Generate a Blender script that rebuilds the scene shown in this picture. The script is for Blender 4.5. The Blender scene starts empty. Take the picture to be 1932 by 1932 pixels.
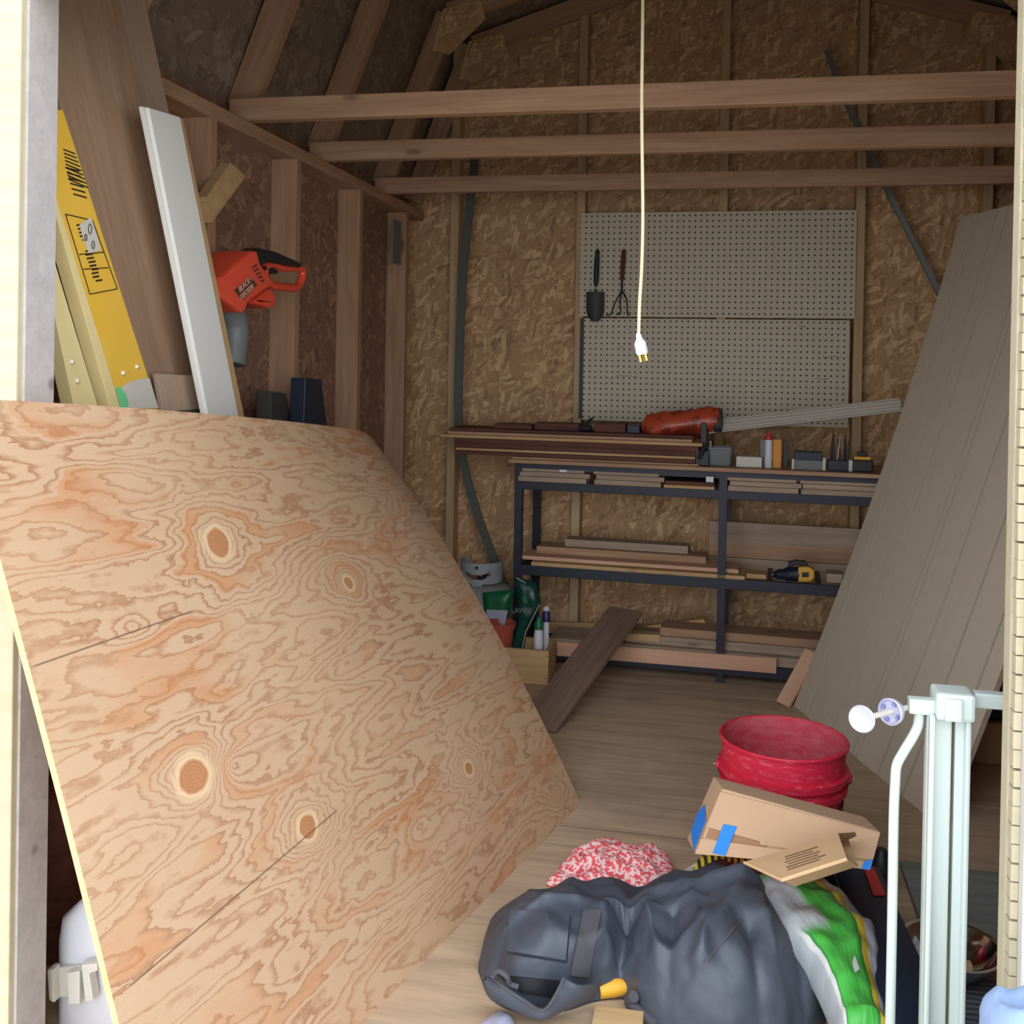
import bpy, bmesh, math, random
from mathutils import Vector as V, Matrix, noise
random.seed(7)
C = bpy.context.scene
COL = C.collection
PI = math.pi

# ------------------------------------------------------------------ camera
F = 1935.0; CX = 966.0; CY = 700.0; EYE = 1.27
YAW = math.radians(11.5); PITCH = math.radians(-0.5); ROLL = math.radians(1.0)
Rm = Matrix.Rotation(YAW, 3, 'Z') @ Matrix.Rotation(PI/2+PITCH, 3, 'X') @ Matrix.Rotation(ROLL, 3, 'Z')
CAM = V((0, 0, EYE))
def ray(px, py):
    return Rm @ V(((px-CX)/F, -(py-CY)/F, -1.0))
def P(px, py, d): return CAM + ray(px, py)*d
def PX(px, py, X): r = ray(px, py); return CAM + r*((X-CAM.x)/r.x)
def PY(px, py, Y): r = ray(px, py); return CAM + r*((Y-CAM.y)/r.y)
def PZ(px, py, Z=0.0): r = ray(px, py); return CAM + r*((Z-CAM.z)/r.z)
cd = bpy.data.cameras.new('camera'); cam = bpy.data.objects.new('camera', cd); COL.objects.link(cam)
cam.matrix_world = Matrix.Translation(CAM) @ Rm.to_4x4()
cd.sensor_width = 36; cd.lens = 36*F/1932; cd.shift_y = -(966-CY)/1932; cd.clip_start = 0.05
C.camera = cam

# ------------------------------------------------------------------ materials
def srgb(r, g, b):
    f = lambda c: (c/255/12.92) if c <= 10 else ((c/255+0.055)/1.055)**2.4
    return (f(r), f(g), f(b), 1)
class NT:
    def __init__(s, name, rough=0.7, metal=0.0, spec=None):
        s.m = bpy.data.materials.new(name); s.m.use_nodes = True
        s.t = s.m.node_tree; s.b = s.t.nodes['Principled BSDF']
        s.b.inputs['Roughness'].default_value = rough; s.b.inputs['Metallic'].default_value = metal
        if spec is not None: s.b.inputs['Specular IOR Level'].default_value = spec
    def n(s, typ, **kw):
        nd = s.t.nodes.new(typ)
        for k, v in kw.items():
            if k in nd.inputs: s.set(nd.inputs[k], v)
            else: setattr(nd, k, v)
        return nd
    def set(s, sock, v):
        if isinstance(v, bpy.types.NodeSocket): s.t.links.new(v, sock)
        elif isinstance(v, bpy.types.Node): s.t.links.new(v.outputs[0], sock)
        else: sock.default_value = v
    def coord(s, scale=(1,1,1), kind='Object', rnd=True, rot=(0,0,0)):
        tc = s.n('ShaderNodeTexCoord'); mp = s.n('ShaderNodeMapping')
        s.t.links.new(tc.outputs[kind], mp.inputs['Vector'])
        mp.inputs['Scale'].default_value = scale; mp.inputs['Rotation'].default_value = rot
        if not rnd: return mp.outputs[0]
        oi = s.n('ShaderNodeObjectInfo'); ml = s.n('ShaderNodeMath', operation='MULTIPLY')
        s.t.links.new(oi.outputs['Random'], ml.inputs[0]); ml.inputs[1].default_value = 37.0
        ad = s.n('ShaderNodeVectorMath', operation='ADD'); s.t.links.new(mp.outputs[0], ad.inputs[0])
        s.t.links.new(ml.outputs[0], ad.inputs[1]); return ad.outputs[0]
    def noise(s, vec, scale, detail=3, rough=0.5, dist=0.0):
        nd = s.n('ShaderNodeTexNoise'); s.set(nd.inputs['Vector'], vec)
        nd.inputs['Scale'].default_value = scale; nd.inputs['Detail'].default_value = detail
        nd.inputs['Roughness'].default_value = rough; nd.inputs['Distortion'].default_value = dist
        return nd.outputs['Fac']
    def math(s, op, a, b=0.0, c=None, clamp=False):
        nd = s.n('ShaderNodeMath', operation=op, use_clamp=clamp); s.set(nd.inputs[0], a); s.set(nd.inputs[1], b)
        if c is not None: s.set(nd.inputs[2], c)
        return nd.outputs[0]
    def mix(s, f, a, b):
        nd = s.n('ShaderNodeMix', data_type='RGBA')
        s.set(nd.inputs[0], f); s.set(nd.inputs[6], a); s.set(nd.inputs[7], b); return nd.outputs[2]
    def ramp(s, f, stops):
        nd = s.n('ShaderNodeValToRGB'); s.set(nd.inputs[0], f); e = nd.color_ramp.elements
        while len(e) > 1: e.remove(e[-1])
        e[0].position = stops[0][0]; e[0].color = stops[0][1]
        for p, c in stops[1:]:
            x = e.new(p); x.color = c
        return nd.outputs[0]
    def step(s, f, a, b):
        nd = s.n('ShaderNodeMapRange', clamp=True); s.set(nd.inputs[0], f)
        nd.inputs[1].default_value = a; nd.inputs[2].default_value = b; return nd.outputs[0]
    def bump(s, h, strength=0.3, dist=0.005):
        nd = s.n('ShaderNodeBump'); nd.inputs['Strength'].default_value = strength; nd.inputs['Distance'].default_value = dist
        s.set(nd.inputs['Height'], h); s.t.links.new(nd.outputs[0], s.b.inputs['Normal'])
    def col(s, c): s.set(s.b.inputs['Base Color'], c); return s.m
def sc(c, k): return (c[0]*k, c[1]*k, c[2]*k, 1)

def plain(name, rgb, rough=0.6, metal=0.0, var=0.12, vs=14.0, bump=0.0, spec=None):
    t = NT(name, rough, metal, spec); c = srgb(*rgb); v = t.coord()
    f = t.noise(v, vs, 4, 0.6)
    if bump: t.bump(t.noise(v, vs*3, 4), bump, 0.004)
    return t.col(t.mix(f, sc(c, 1-var), sc(c, 1+var)))
def lumber(name, a, b, knots=True, rough=0.75, gs=1.0):
    """grain along local X"""
    t = NT(name, rough); A, B = srgb(*a), srgb(*b)
    v = t.coord((1.2*gs, 14*gs, 14*gs)); g = t.noise(v, 2.2, 4, 0.6, 0.6)
    v2 = t.coord((3, 120, 120)); fine = t.noise(v2, 1.0, 2, 0.5)
    f = t.math('ADD', t.math('MULTIPLY', g, 1.0), t.math('MULTIPLY', fine, 0.35))
    c = t.mix(t.step(f, 0.42, 0.92), A, B)
    v3 = t.coord((1, 1, 1)); big = t.noise(v3, 2.0, 2)
    c = t.mix(t.math('MULTIPLY', big, 0.35), c, sc(B, 0.62))
    if knots:
        vk = t.coord((2.6, 7, 7)); vo = t.n('ShaderNodeTexVoronoi'); t.set(vo.inputs['Vector'], vk); vo.inputs['Scale'].default_value = 1.1
        k = t.math('MULTIPLY', t.step(vo.outputs['Distance'], 0.11, 0.05), 0.7); c = t.mix(k, c, sc(B, 0.35))
    t.bump(f, 0.15, 0.002); return t.col(c)
def osb(name, a, b, c3, scale=1.0):
    t = NT(name, 0.8); cx = t.coord((1,1,1), rnd=False)
    w = t.n('ShaderNodeTexNoise'); t.set(w.inputs['Vector'], cx); w.inputs['Scale'].default_value = 14*scale; w.inputs['Detail'].default_value = 3
    hgt = None
    for i, rot in enumerate([(0.3,0.3,0.0), (1.05,1.05,0.0), (1.75,1.75,0.0), (2.55,2.55,0.0)]):
        m2 = t.n('ShaderNodeMapping'); t.set(m2.inputs['Vector'], t.coord((1,1,1), rot=rot, rnd=False)); m2.inputs['Scale'].default_value = (17*scale, 17*scale, 64*scale); v = m2.outputs[0]
        ad = t.n('ShaderNodeVectorMath', operation='ADD'); t.set(ad.inputs[0], v)
        sl = t.n('ShaderNodeVectorMath', operation='SCALE'); t.t.links.new(w.outputs['Color'], sl.inputs[0]); sl.inputs[3].default_value = 1.6
        t.set(ad.inputs[1], sl.outputs[0])
        vo = t.n('ShaderNodeTexVoronoi'); t.set(vo.inputs['Vector'], ad.outputs[0]); vo.inputs['Scale'].default_value = 1.0
        sp = t.n('ShaderNodeSeparateColor'); t.t.links.new(vo.outputs['Color'], sp.inputs[0])
        if hgt is None: hgt, k = sp.outputs[0], sp.outputs[1]
        else:
            g = t.math('GREATER_THAN', sp.outputs[0], hgt); k = t.mix(g, k, sp.outputs[1]); hgt = t.math('MAXIMUM', hgt, sp.outputs[0])
    gr = t.noise(cx, 90*scale, 3); k = t.math('ADD', t.math('MULTIPLY', k, .75), t.math('MULTIPLY', gr, .3))
    col = t.ramp(k, [(0.05, srgb(*c3)), (0.3, srgb(*b)), (0.6, srgb(*b)), (0.85, srgb(*a)), (1.0, sc(srgb(*a), 1.15))])
    t.bump(k, 0.25, 0.003); return t.col(col)

M = {}
M['spf'] = lumber('spf_lumber', (200,164,132), (166,126,98))
M['spf_back'] = lumber('pale_stud_lumber', (218,190,150), (190,158,120))
M['spf_pale'] = lumber('pale_pine', (214,182,132), (190,152,104))
M['frame_pale'] = lumber('weathered_jamb_wood', (196,190,188), (172,166,164))
M['frame_cream'] = lumber('cream_painted_wood', (196,186,160), (182,172,142), knots=False)
M['redboard'] = lumber('reddish_boards', (120,72,58), (82,44,38), knots=False)
M['weathered'] = lumber('weathered_boards', (198,176,152), (160,138,118))
M['pinkwood'] = lumber('pink_tinted_pine', (232,186,156), (214,166,136), knots=False)
M['darkplank'] = lumber('dark_brown_plank', (152,126,108), (122,98,84), knots=False)
M['brownpanel'] = lumber('brown_veneer_panel', (182,150,122), (152,122,98), knots=False)
M['paleoff'] = lumber('pale_offcut', (196,172,150), (176,150,128), knots=False)
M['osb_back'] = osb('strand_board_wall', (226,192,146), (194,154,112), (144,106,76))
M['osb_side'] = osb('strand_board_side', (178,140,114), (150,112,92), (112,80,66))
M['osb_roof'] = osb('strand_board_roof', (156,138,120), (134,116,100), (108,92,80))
M['siding_white'] = plain('white_trim_paint', (200,196,190), 0.6, bump=0.3)
M['trim_white'] = plain('white_trim_board', (226,226,222), 0.45, var=0.03)
M['trim_grey'] = plain('grey_vinyl_strip', (178,170,160), 0.5, var=0.05)
M['blackmetal'] = plain('black_painted_steel', (44,46,60), 0.5, 0.2)
M['galv'] = plain('galvanised_steel', (132,140,142), 0.45, 0.6)
M['strapgreen'] = plain('dull_green_strap', (84,90,84), 0.6)
M['black'] = plain('black_plastic', (28,30,36), 0.5)
M['navy'] = plain('navy_plastic', (20,34,52), 0.5)
M['darkgrey'] = plain('dark_grey_plastic', (66,64,62), 0.6)
M['grey'] = plain('grey_plastic', (110,114,116), 0.5)
M['white'] = plain('white_plastic', (216,218,226), 0.35, var=0.03)
M['offwhite'] = plain('off_white_plastic', (204,200,190), 0.4, var=0.05)
M['cord'] = plain('cream_cord', (222,208,170), 0.5, var=0.05)
M['brass'] = plain('brass_prongs', (210,180,90), 0.3, 0.9)
M['orange'] = plain('orange_plastic', (236,84,58), 0.45, var=0.06)
M['yellowtool'] = plain('yellow_tool_plastic', (226,170,50), 0.5)
M['amber'] = plain('amber_box', (222,150,60), 0.6)
M['red'] = plain('red_plastic', (190,50,50), 0.5)
M['green'] = plain('green_plastic', (20,110,66), 0.45)
M['purple'] = plain('navy_cap', (44,36,96), 0.4)
M['terra'] = plain('terracotta', (176,82,62), 0.8)
M['tank'] = plain('pale_grey_tank_paint', (166,172,174), 0.45)
M['gate'] = plain('white_gate_enamel', (198,210,205), 0.35, var=0.02)
M['gateplastic'] = plain('lavender_white_plastic', (172,172,196), 0.35, var=0.03)
M['blueprint'] = plain('blue_grey_marks', (110,120,170), 0.5)
M['cardboard'] = plain('cardboard', (184,152,122), 0.85, var=0.07, vs=6)
M['cardboard2'] = plain('paler_cardboard', (204,168,128), 0.85, var=0.05, vs=6)
M['cardin'] = plain('inner_cardboard', (150,112,84), 0.9)
M['ink'] = plain('brown_ink', (120,92,70), 0.8)
M['bluetape'] = plain('blue_painter_tape', (28,124,222), 0.7, var=0.04)
M['steel'] = plain('polished_steel', (190,188,184), 0.12, 1.0, var=0.05)
M['rivet'] = plain('rivet_metal', (232,226,200), 0.3, 0.4)
M['mark'] = plain('black_marks', (30,28,26), 0.7)
M['greyboard'] = lumber('grey_green_board', (148,152,146), (118,124,120), knots=False)
M['ground'] = plain('pale_bounce_ground', (190,184,172), 0.95, var=0.3, vs=40, bump=0.5)
M['bluecloth'] = plain('light_blue_cloth', (138,160,196), 0.9, var=0.2, vs=12, bump=0.5)

# black nylon with folds
t = NT('black_nylon', 0.5); v = t.coord()
t.bump(t.noise(v, 11, 3, 0.5, 0.4), 0.45, 0.012)
M['nylon'] = t.col(t.mix(t.noise(v, 7, 4), srgb(50,55,66), srgb(80,87,100)))
# red pails: scuffed
t = NT('scuffed_red_plastic', 0.5); v = t.coord(); v2 = t.coord((1,1,4))
k = t.step(t.noise(v2, 28, 6, 0.75), 0.53, 0.68)
M['bucket'] = t.col(t.mix(t.math('MULTIPLY', k, 0.45), t.mix(t.noise(v, 5), srgb(196,26,56), srgb(212,38,68)), srgb(226,150,160)))
t = NT('dusty_red_inside', 0.7); v = t.coord((1,1,2))
M['bucket_in'] = t.col(t.mix(t.math('MULTIPLY', t.step(t.noise(v, 22, 6, 0.7), 0.35, 0.7), 0.6), srgb(186,42,66), srgb(196,120,124)))
# ladder yellow with faded label and paint splash
t = NT('ladder_yellow', 0.45); v = t.coord()
M['ladder'] = t.col(t.mix(t.noise(v, 6, 4), srgb(226,176,52), srgb(238,196,84)))
M['ladder_side'] = plain('faded_ladder_edge', (224,206,150), 0.5)
M['paint_green'] = plain('green_paint_splash', (112,206,140), 0.6)
# floor plywood
t = NT('floor_plywood', 0.8); v = t.coord((1.0, 9, 1), rnd=False); h = t.noise(v, 2.0, 5, 0.6, 0.8)
v2 = t.coord((4, 70, 1), rnd=False); h2 = t.noise(v2, 1, 3)
g = t.math('ADD', h, t.math('MULTIPLY', h2, 0.3))
c = t.mix(t.step(g, 0.4, 0.9), srgb(208,182,152), srgb(164,140,116))
dirt = t.step(t.noise(t.coord((1,1,1), rnd=False), 2.3, 5, 0.6), 0.45, 0.75)
c = t.mix(t.math('MULTIPLY', dirt, 0.35), c, srgb(116,108,104))
sp = t.n('ShaderNodeSeparateXYZ'); t.set(sp.inputs[0], t.coord((1,1,1), rnd=False))
jn = t.math('ABSOLUTE', t.math('SUBTRACT', t.math('FRACT', t.math('DIVIDE', t.math('ADD', sp.outputs[1], 0.27), 1.22)), 0.5))
c = t.mix(t.step(jn, 0.0022, 0.001), c, srgb(110,94,80))
t.bump(g, 0.15, 0.003); M['floor'] = t.col(c)
# siding
t = NT('greige_siding_panel', 0.7); v = t.coord((40, 2.5, 1), 'UV', rnd=False)
g = t.noise(v, 2.0, 4, 0.6)
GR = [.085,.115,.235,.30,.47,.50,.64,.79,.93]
cS = t.mix(g, srgb(200,188,168), srgb(212,200,180))
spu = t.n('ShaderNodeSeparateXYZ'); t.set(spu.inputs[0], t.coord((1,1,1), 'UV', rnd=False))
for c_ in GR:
    dd_ = t.math('ABSOLUTE', t.math('SUBTRACT', spu.outputs[0], c_*0.998)); cS = t.mix(t.math('MULTIPLY', t.step(dd_, .0052, .0040), .75), cS, srgb(112,98,84))  # shade of the grooves painted into the panel colour as brown lines
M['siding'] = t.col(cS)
# big plywood sheet: contour-like rotary grain, knots
t = NT('fir_plywood_face', 0.6)
uv = t.coord((1,1,1), 'UV', rnd=False)
sp = t.n('ShaderNodeSeparateXYZ'); t.set(sp.inputs[0], uv); U, W_ = sp.outputs[0], sp.outputs[1]
def vec(x, y):
    cb = t.n('ShaderNodeCombineXYZ'); t.set(cb.inputs[0], x); t.set(cb.inputs[1], y); return cb.outputs[0]
st = vec(t.math('MULTIPLY', U, 0.65), t.math('MULTIPLY', W_, 3.5))
H = t.noise(st, 1.7, 3.0, 0.50, 0.3)
H = t.math('ADD', t.math('MULTIPLY', H, 1.35), t.math('MULTIPLY', W_, 0.55))
H = t.math('ADD', H, t.math('MULTIPLY', t.noise(vec(t.math('MULTIPLY', U, 8.0), t.math('MULTIPLY', W_, 30.0)), 1.5, 5, .62), 0.13))
KN = []   # filled later from pixels
M_PLY = t

# ------------------------------------------------------------------ object helpers
WM = {}
def link(o, parent=None, Mw=None):
    COL.objects.link(o)
    Mw = Mw or Matrix.Identity(4)
    if parent is not None:
        o.parent = parent; o.matrix_basis = WM[parent.name].inverted() @ Mw
    else: o.matrix_basis = Mw
    WM[o.name] = Mw
    return o
def tag(o, label=None, cat=None, group=None, kind=None):
    if label: o['label'] = label
    if cat: o['category'] = cat
    if group: o['group'] = group
    if kind: o['kind'] = kind
    return o
def thing(name, loc, label, cat, group=None):
    o = bpy.data.objects.new(name, None); o.empty_display_size = 0.05
    link(o, None, Matrix.Translation(V(loc))); return tag(o, label, cat, group)
def obj(name, bm, mat, parent=None, Mw=None, smooth=False, label=None, cat=None, group=None, kind=None, bevel=0, auto=True):
    """bm in world coordinates (Mw None: origin goes to bottom centre of bbox) or in local coordinates of Mw"""
    bmesh.ops.recalc_face_normals(bm, faces=bm.faces)
    if bevel: 
        ed = [e for e in bm.edges if len(e.link_faces) == 2 and e.calc_face_angle(0) > 0.5]
        bmesh.ops.bevel(bm, geom=ed, offset=bevel, segments=2, profile=0.6, affect='EDGES')
    if Mw is None:
        xs = [v.co.x for v in bm.verts]; ys = [v.co.y for v in bm.verts]; zs = [v.co.z for v in bm.verts]
        c = V(((min(xs)+max(xs))/2, (min(ys)+max(ys))/2, min(zs)))
        bmesh.ops.translate(bm, verts=bm.verts, vec=-c); Mw = Matrix.Translation(c)
    me = bpy.data.meshes.new(name); bm.to_mesh(me); bm.free()
    mats = mat if isinstance(mat, (list, tuple)) else [mat]
    for m in mats: me.materials.append(m)
    if smooth:
        for p in me.polygons: p.use_smooth = True
        if auto: me.set_sharp_from_angle(angle=math.radians(40))
    o = bpy.data.objects.new(name, me); link(o, parent, Mw)
    return tag(o, label, cat, group, kind)
def nb(): return bmesh.new()
def box(bm, a, b):
    x0, x1 = sorted((a[0], b[0])); y0, y1 = sorted((a[1], b[1])); z0, z1 = sorted((a[2], b[2]))
    v = [bm.verts.new(p) for p in ((x0,y0,z0),(x1,y0,z0),(x1,y1,z0),(x0,y1,z0),(x0,y0,z1),(x1,y0,z1),(x1,y1,z1),(x0,y1,z1))]
    for f in ((0,3,2,1),(4,5,6,7),(0,1,5,4),(1,2,6,5),(2,3,7,6),(3,0,4,7)): bm.faces.new([v[i] for i in f])
    return bm
def hexa(bm, p):
    """8 points: 0-3 one face loop, 4-7 the opposite loop"""
    v = [bm.verts.new(q) for q in p]
    for f in ((0,1,2,3),(7,6,5,4),(0,4,5,1),(1,5,6,2),(2,6,7,3),(3,7,4,0)): bm.faces.new([v[i] for i in f])
    return bm
def prism(bm, pts, off):
    a = [bm.verts.new(p) for p in pts]; b = [bm.verts.new(V(p)+V(off)) for p in pts]; n = len(a)
    bm.faces.new(a); bm.faces.new(list(reversed(b)))
    for i in range(n): bm.faces.new((a[i], b[i], b[(i+1)%n], a[(i+1)%n]))
    return bm
def lathe(bm, prof, c, seg=40, axis=V((0,0,1)), cap=True):
    axis = V(axis).normalized(); q = V((0,0,1)).rotation_difference(axis).to_matrix()
    rings = []
    for r, z in prof:
        rings.append([bm.verts.new(V(c)+q@V((r*math.cos(2*PI*i/seg), r*math.sin(2*PI*i/seg), z))) for i in range(seg)])
    for a, b in zip(rings, rings[1:]):
        for i in range(seg): bm.faces.new((a[i], a[(i+1)%seg], b[(i+1)%seg], b[i]))
    if cap: bm.faces.new(list(reversed(rings[0]))); bm.faces.new(rings[-1])
    return bm
def crom(pts, n=8):
    pts = [V(p) for p in pts]; out = []
    for i in range(len(pts)-1):
        p0 = pts[max(i-1,0)]; p1 = pts[i]; p2 = pts[i+1]; p3 = pts[min(i+2,len(pts)-1)]
        for k in range(n):
            t = k/n
            out.append(0.5*((2*p1)+(-p0+p2)*t+(2*p0-5*p1+4*p2-p3)*t*t+(-p0+3*p1-3*p2+p3)*t**3))
    out.append(pts[-1]); return out
def tube(bm, pts, r, seg=10, closed=False, sq=False):
    pts = [V(p) for p in pts]; n = len(pts); rings = []; up = None
    for i, p in enumerate(pts):
        a = pts[(i-1)%n] if (closed or i) else p; b = pts[(i+1)%n] if (closed or i < n-1) else p
        d = (b-a).normalized()
        if up is None: up = V((0,0,1)) if abs(d.z) < 0.9 else V((1,0,0))
        s = d.cross(up).normalized(); up = s.cross(d).normalized()
        rr = r[i] if isinstance(r, (list, tuple)) else r
        if sq: rings.append([bm.verts.new(p+s*rr*x+up*rr*y) for x, y in ((1,1),(-1,1),(-1,-1),(1,-1))])
        else: rings.append([bm.verts.new(p+s*rr*math.cos(2*PI*k/seg)+up*rr*math.sin(2*PI*k/seg)) for k in range(seg)])
    m = len(rings[0])
    for i in range(n if closed else n-1):
        a, b = rings[i], rings[(i+1)%n]
        for k in range(m): bm.faces.new((a[k], a[(k+1)%m], b[(k+1)%m], b[k]))
    if not closed: bm.faces.new(list(reversed(rings[0]))); bm.faces.new(rings[-1])
    return bm
def shell(fn, nu, nv, th, us=None, uvscale=(1,1)):
    """closed slab from surface fn(u,v)->point; th offset vector or function; UV in metres"""
    bm = nb(); uvl = bm.loops.layers.uv.new('UVMap')
    us = us or [i/nu for i in range(nu+1)]; vs = [j/nv for j in range(nv+1)]
    pos = [[V(fn(u, v)) for v in vs] for u in us]
    A = [[bm.verts.new(p) for p in row] for row in pos]
    def off(i, j): 
        return th(us[i], vs[j]) if callable(th) else V(th)
    B = [[bm.verts.new(pos[i][j]+off(i,j)) for j in range(len(vs))] for i in range(len(us))]
    uv = {}
    for i, u in enumerate(us):
        for j, v in enumerate(vs):
            uv[A[i][j]] = uv[B[i][j]] = (u*uvscale[0], v*uvscale[1])
    m, k = len(us)-1, len(vs)-1
    F_ = []
    for i in range(m):
        for j in range(k):
            F_.append((A[i][j], A[i+1][j], A[i+1][j+1], A[i][j+1])); F_.append((B[i][j], B[i][j+1], B[i+1][j+1], B[i+1][j]))
    side = []
    for i in range(m): side += [(A[i][0], B[i][0], B[i+1][0], A[i+1][0]), (A[i][k], A[i+1][k], B[i+1][k], B[i][k])]
    for j in range(k): side += [(A[0][j], A[0][j+1], B[0][j+1], B[0][j]), (A[m][j], B[m][j], B[m][j+1], A[m][j+1])]
    for q in F_:
        f = bm.faces.new(q); f.material_index = 0
        for l in f.loops: l[uvl].uv = uv[l.vert]
    for q in side:
        f = bm.faces.new(q); f.material_index = 1
        for l in f.loops: l[uvl].uv = uv[l.vert]
    return bm
def frame_M(a, b, up):
    """matrix: X along a->b, Z towards up"""
    x = (V(b)-V(a)).normalized(); y = V(up).cross(x).normalized(); z = x.cross(y)
    m = Matrix((x, y, z)).transposed().to_4x4(); m.translation = (V(a)+V(b))/2
    return m
def board(name, a, b, w, t, up, mat, parent=None, bevel=0.002, **kw):
    """straight board from a to b (centre line), t thick along 'up', w wide across"""
    L = (V(b)-V(a)).length; bm = nb(); box(bm, (-L/2,-w/2,-t/2), (L/2,w/2,t/2))
    return obj(name, bm, mat, parent, frame_M(a, b, up), bevel=bevel, **kw)
def hb(name, x0, x1, yt, yb, Y, depth, mat, parent=None, at=None, dz=0, **kw):
    """horizontal board parallel to back wall: pixel x0..x1, top/bottom pixel rows at its left end, front face at Y"""
    at = x0 if at is None else at
    a = PY(x0, yt, Y); b = PY(x1, yt, Y); zt = PY(at, yt, Y).z; zb = PY(at, yb, Y).z
    zc = (zt+zb)/2
    return board(name, (a.x, Y+depth/2, zc), (b.x, Y+depth/2, zc+dz), depth, zt-zb, (0,0,1), mat, parent, **kw)
def nz(p, s, seed=0): return noise.noise(V((p[0]*s+seed, p[1]*s-seed*0.7, (p[2] if len(p) > 2 else 0)*s+seed*1.3)))
def blob(outline, H, z0=0.0, rings=22, seg=110, n=2.6, fold=0.012, fs=9.0, seed=0, base=0.25, ridge=True):
    """soft heap: outline of (x,y); H(x,y) height; rounded walls down to z0"""
    pts = [V((p[0], p[1], 0)) for p in outline]; loop = crom(pts+[pts[0]], 10)[:-1]
    c = sum(loop, V((0,0,0)))/len(loop)
    # resample by arc
    Ls = [0]
    for i in range(len(loop)): Ls.append(Ls[-1]+(loop[(i+1)%len(loop)]-loop[i]).length)
    out = []; j = 0
    for k in range(seg):
        s = Ls[-1]*k/seg
        while Ls[j+1] < s: j += 1
        f = (s-Ls[j])/max(1e-6, Ls[j+1]-Ls[j]); out.append(loop[j].lerp(loop[(j+1)%len(loop)], f))
    bm = nb(); uvl = bm.loops.layers.uv.new('UVMap'); R = []; top = None
    for i in range(rings+1):
        r = math.sin(PI/2*(i+1)/(rings+1)) if i < rings else 1.0
        row = []
        for o in out:
            p = c.lerp(o, r); h = H(p.x, p.y)*max(0.0, 1-r**n)**(1/2.0)
            q = V((p.x, p.y, z0+h))
            w = min(1.0, 0.15+3*(1-r))
            f1 = nz(q, fs, seed); f2 = nz(q, fs*2.3, seed+5)
            rg = (1-2*abs(f1)) if ridge else f1
            q.z += fold*w*(rg*1.2+f2*0.6)
            d = (o-c).normalized(); q += d*fold*0.8*nz(q, fs*1.1, seed+9)*(1 if i < rings else .4)
            q.z = max(q.z, z0+0.001 if i < rings else z0); row.append(bm.verts.new(q))
        R.append(row)
    ctr = bm.verts.new(V((c.x, c.y, R[0][0].co.z)))
    for k in range(seg): bm.faces.new((ctr, R[0][k], R[0][(k+1)%seg]))
    for a, b in zip(R, R[1:]):
        for k in range(seg): bm.faces.new((a[k], b[k], b[(k+1)%seg], a[(k+1)%seg]))
    bm.faces.new(list(reversed(R[-1])))
    return bm
def pillow_strip(path, widths, thick, z_lift=0, nu=70, nv=24, fold=0.008, fs=14, seed=0, tilt=0.0):
    """partly filled bag lying along a path: lens cross-section, UV u along 0..1, v across 0..1"""
    pth = crom(path, 12); n = len(pth); bm = nb(); uvl = bm.loops.layers.uv.new('UVMap'); rows = []
    for i in range(n):
        a = pth[max(i-1,0)]; b = pth[min(i+1,n-1)]; d = (b-a).normalized(); s = d.cross(V((0,0,1))).normalized()
        s = (s*math.cos(tilt)+V((0,0,1))*math.sin(tilt)).normalized(); up = s.cross(d).normalized()
        u = i/(n-1); k = u*(len(widths)-1); k0 = min(int(k), len(widths)-2); w = widths[k0]*(1-k+k0)+widths[k0+1]*(k-k0)
        endf = min(1, 8*u+0.15, 8*(1-u)+0.15)
        ring = []
        for q in range(2*nv):
            top = q < nv; v = (q/nv) if top else 1-(q-nv)/nv
            prof = max(0, 1-(2*v-1)**4)**0.5
            h = thick*prof*endf*(0.5 if top else -0.5)
            p = pth[i]+s*(v-0.5)*w+up*h
            if top: p += up*fold*(1-2*abs(nz(p, fs, seed)))*min(1, prof*1.2)*endf + up*fold*0.5*nz(p, fs*2.5, seed+3)*prof
            ring.append((bm.verts.new(p), u, v))
        rows.append(ring)
    m = 2*nv
    for a, b in zip(rows, rows[1:]):
        for k in range(m):
            q = [a[k], a[(k+1)%m], b[(k+1)%m], b[k]]; f = bm.faces.new([x[0] for x in q])
            for l, x in zip(f.loops, q): l[uvl].uv = (x[1], x[2])
    for row, uu in ((rows[0], 0), (rows[-1], 1)):
        f = bm.faces.new([x[0] for x in row])
        for l, x in zip(f.loops, row): l[uvl].uv = (x[1], x[2])
    return bm
def text(name, body, size, Mw, mat, parent, ext=0.0006, align='CENTER', bold=0.0, **kw):
    cu = bpy.data.curves.new(name, 'FONT'); cu.body = body; cu.size = size; cu.extrude = ext; cu.offset = bold
    cu.align_x = align; cu.align_y = 'CENTER'
    tmp = bpy.data.objects.new(name+'_curve', cu); COL.objects.link(tmp)
    dg = bpy.context.evaluated_depsgraph_get(); me = bpy.data.meshes.new_from_object(tmp.evaluated_get(dg))
    bpy.data.objects.remove(tmp); me.materials.clear(); me.materials.append(mat)
    o = bpy.data.objects.new(name, me); return link(o, parent, Mw)
def quadM(c, xdir, ydir):
    x = V(xdir).normalized(); z = x.cross(V(ydir)).normalized(); y = z.cross(x)
    m = Matrix((x, y, z)).transposed().to_4x4(); m.translation = c; return m
def struct(name, bm, mat, parent=None, **kw):
    return obj(name, bm, mat, parent, Matrix.Identity(4), kind='structure' if parent is None else None, **kw)

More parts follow.
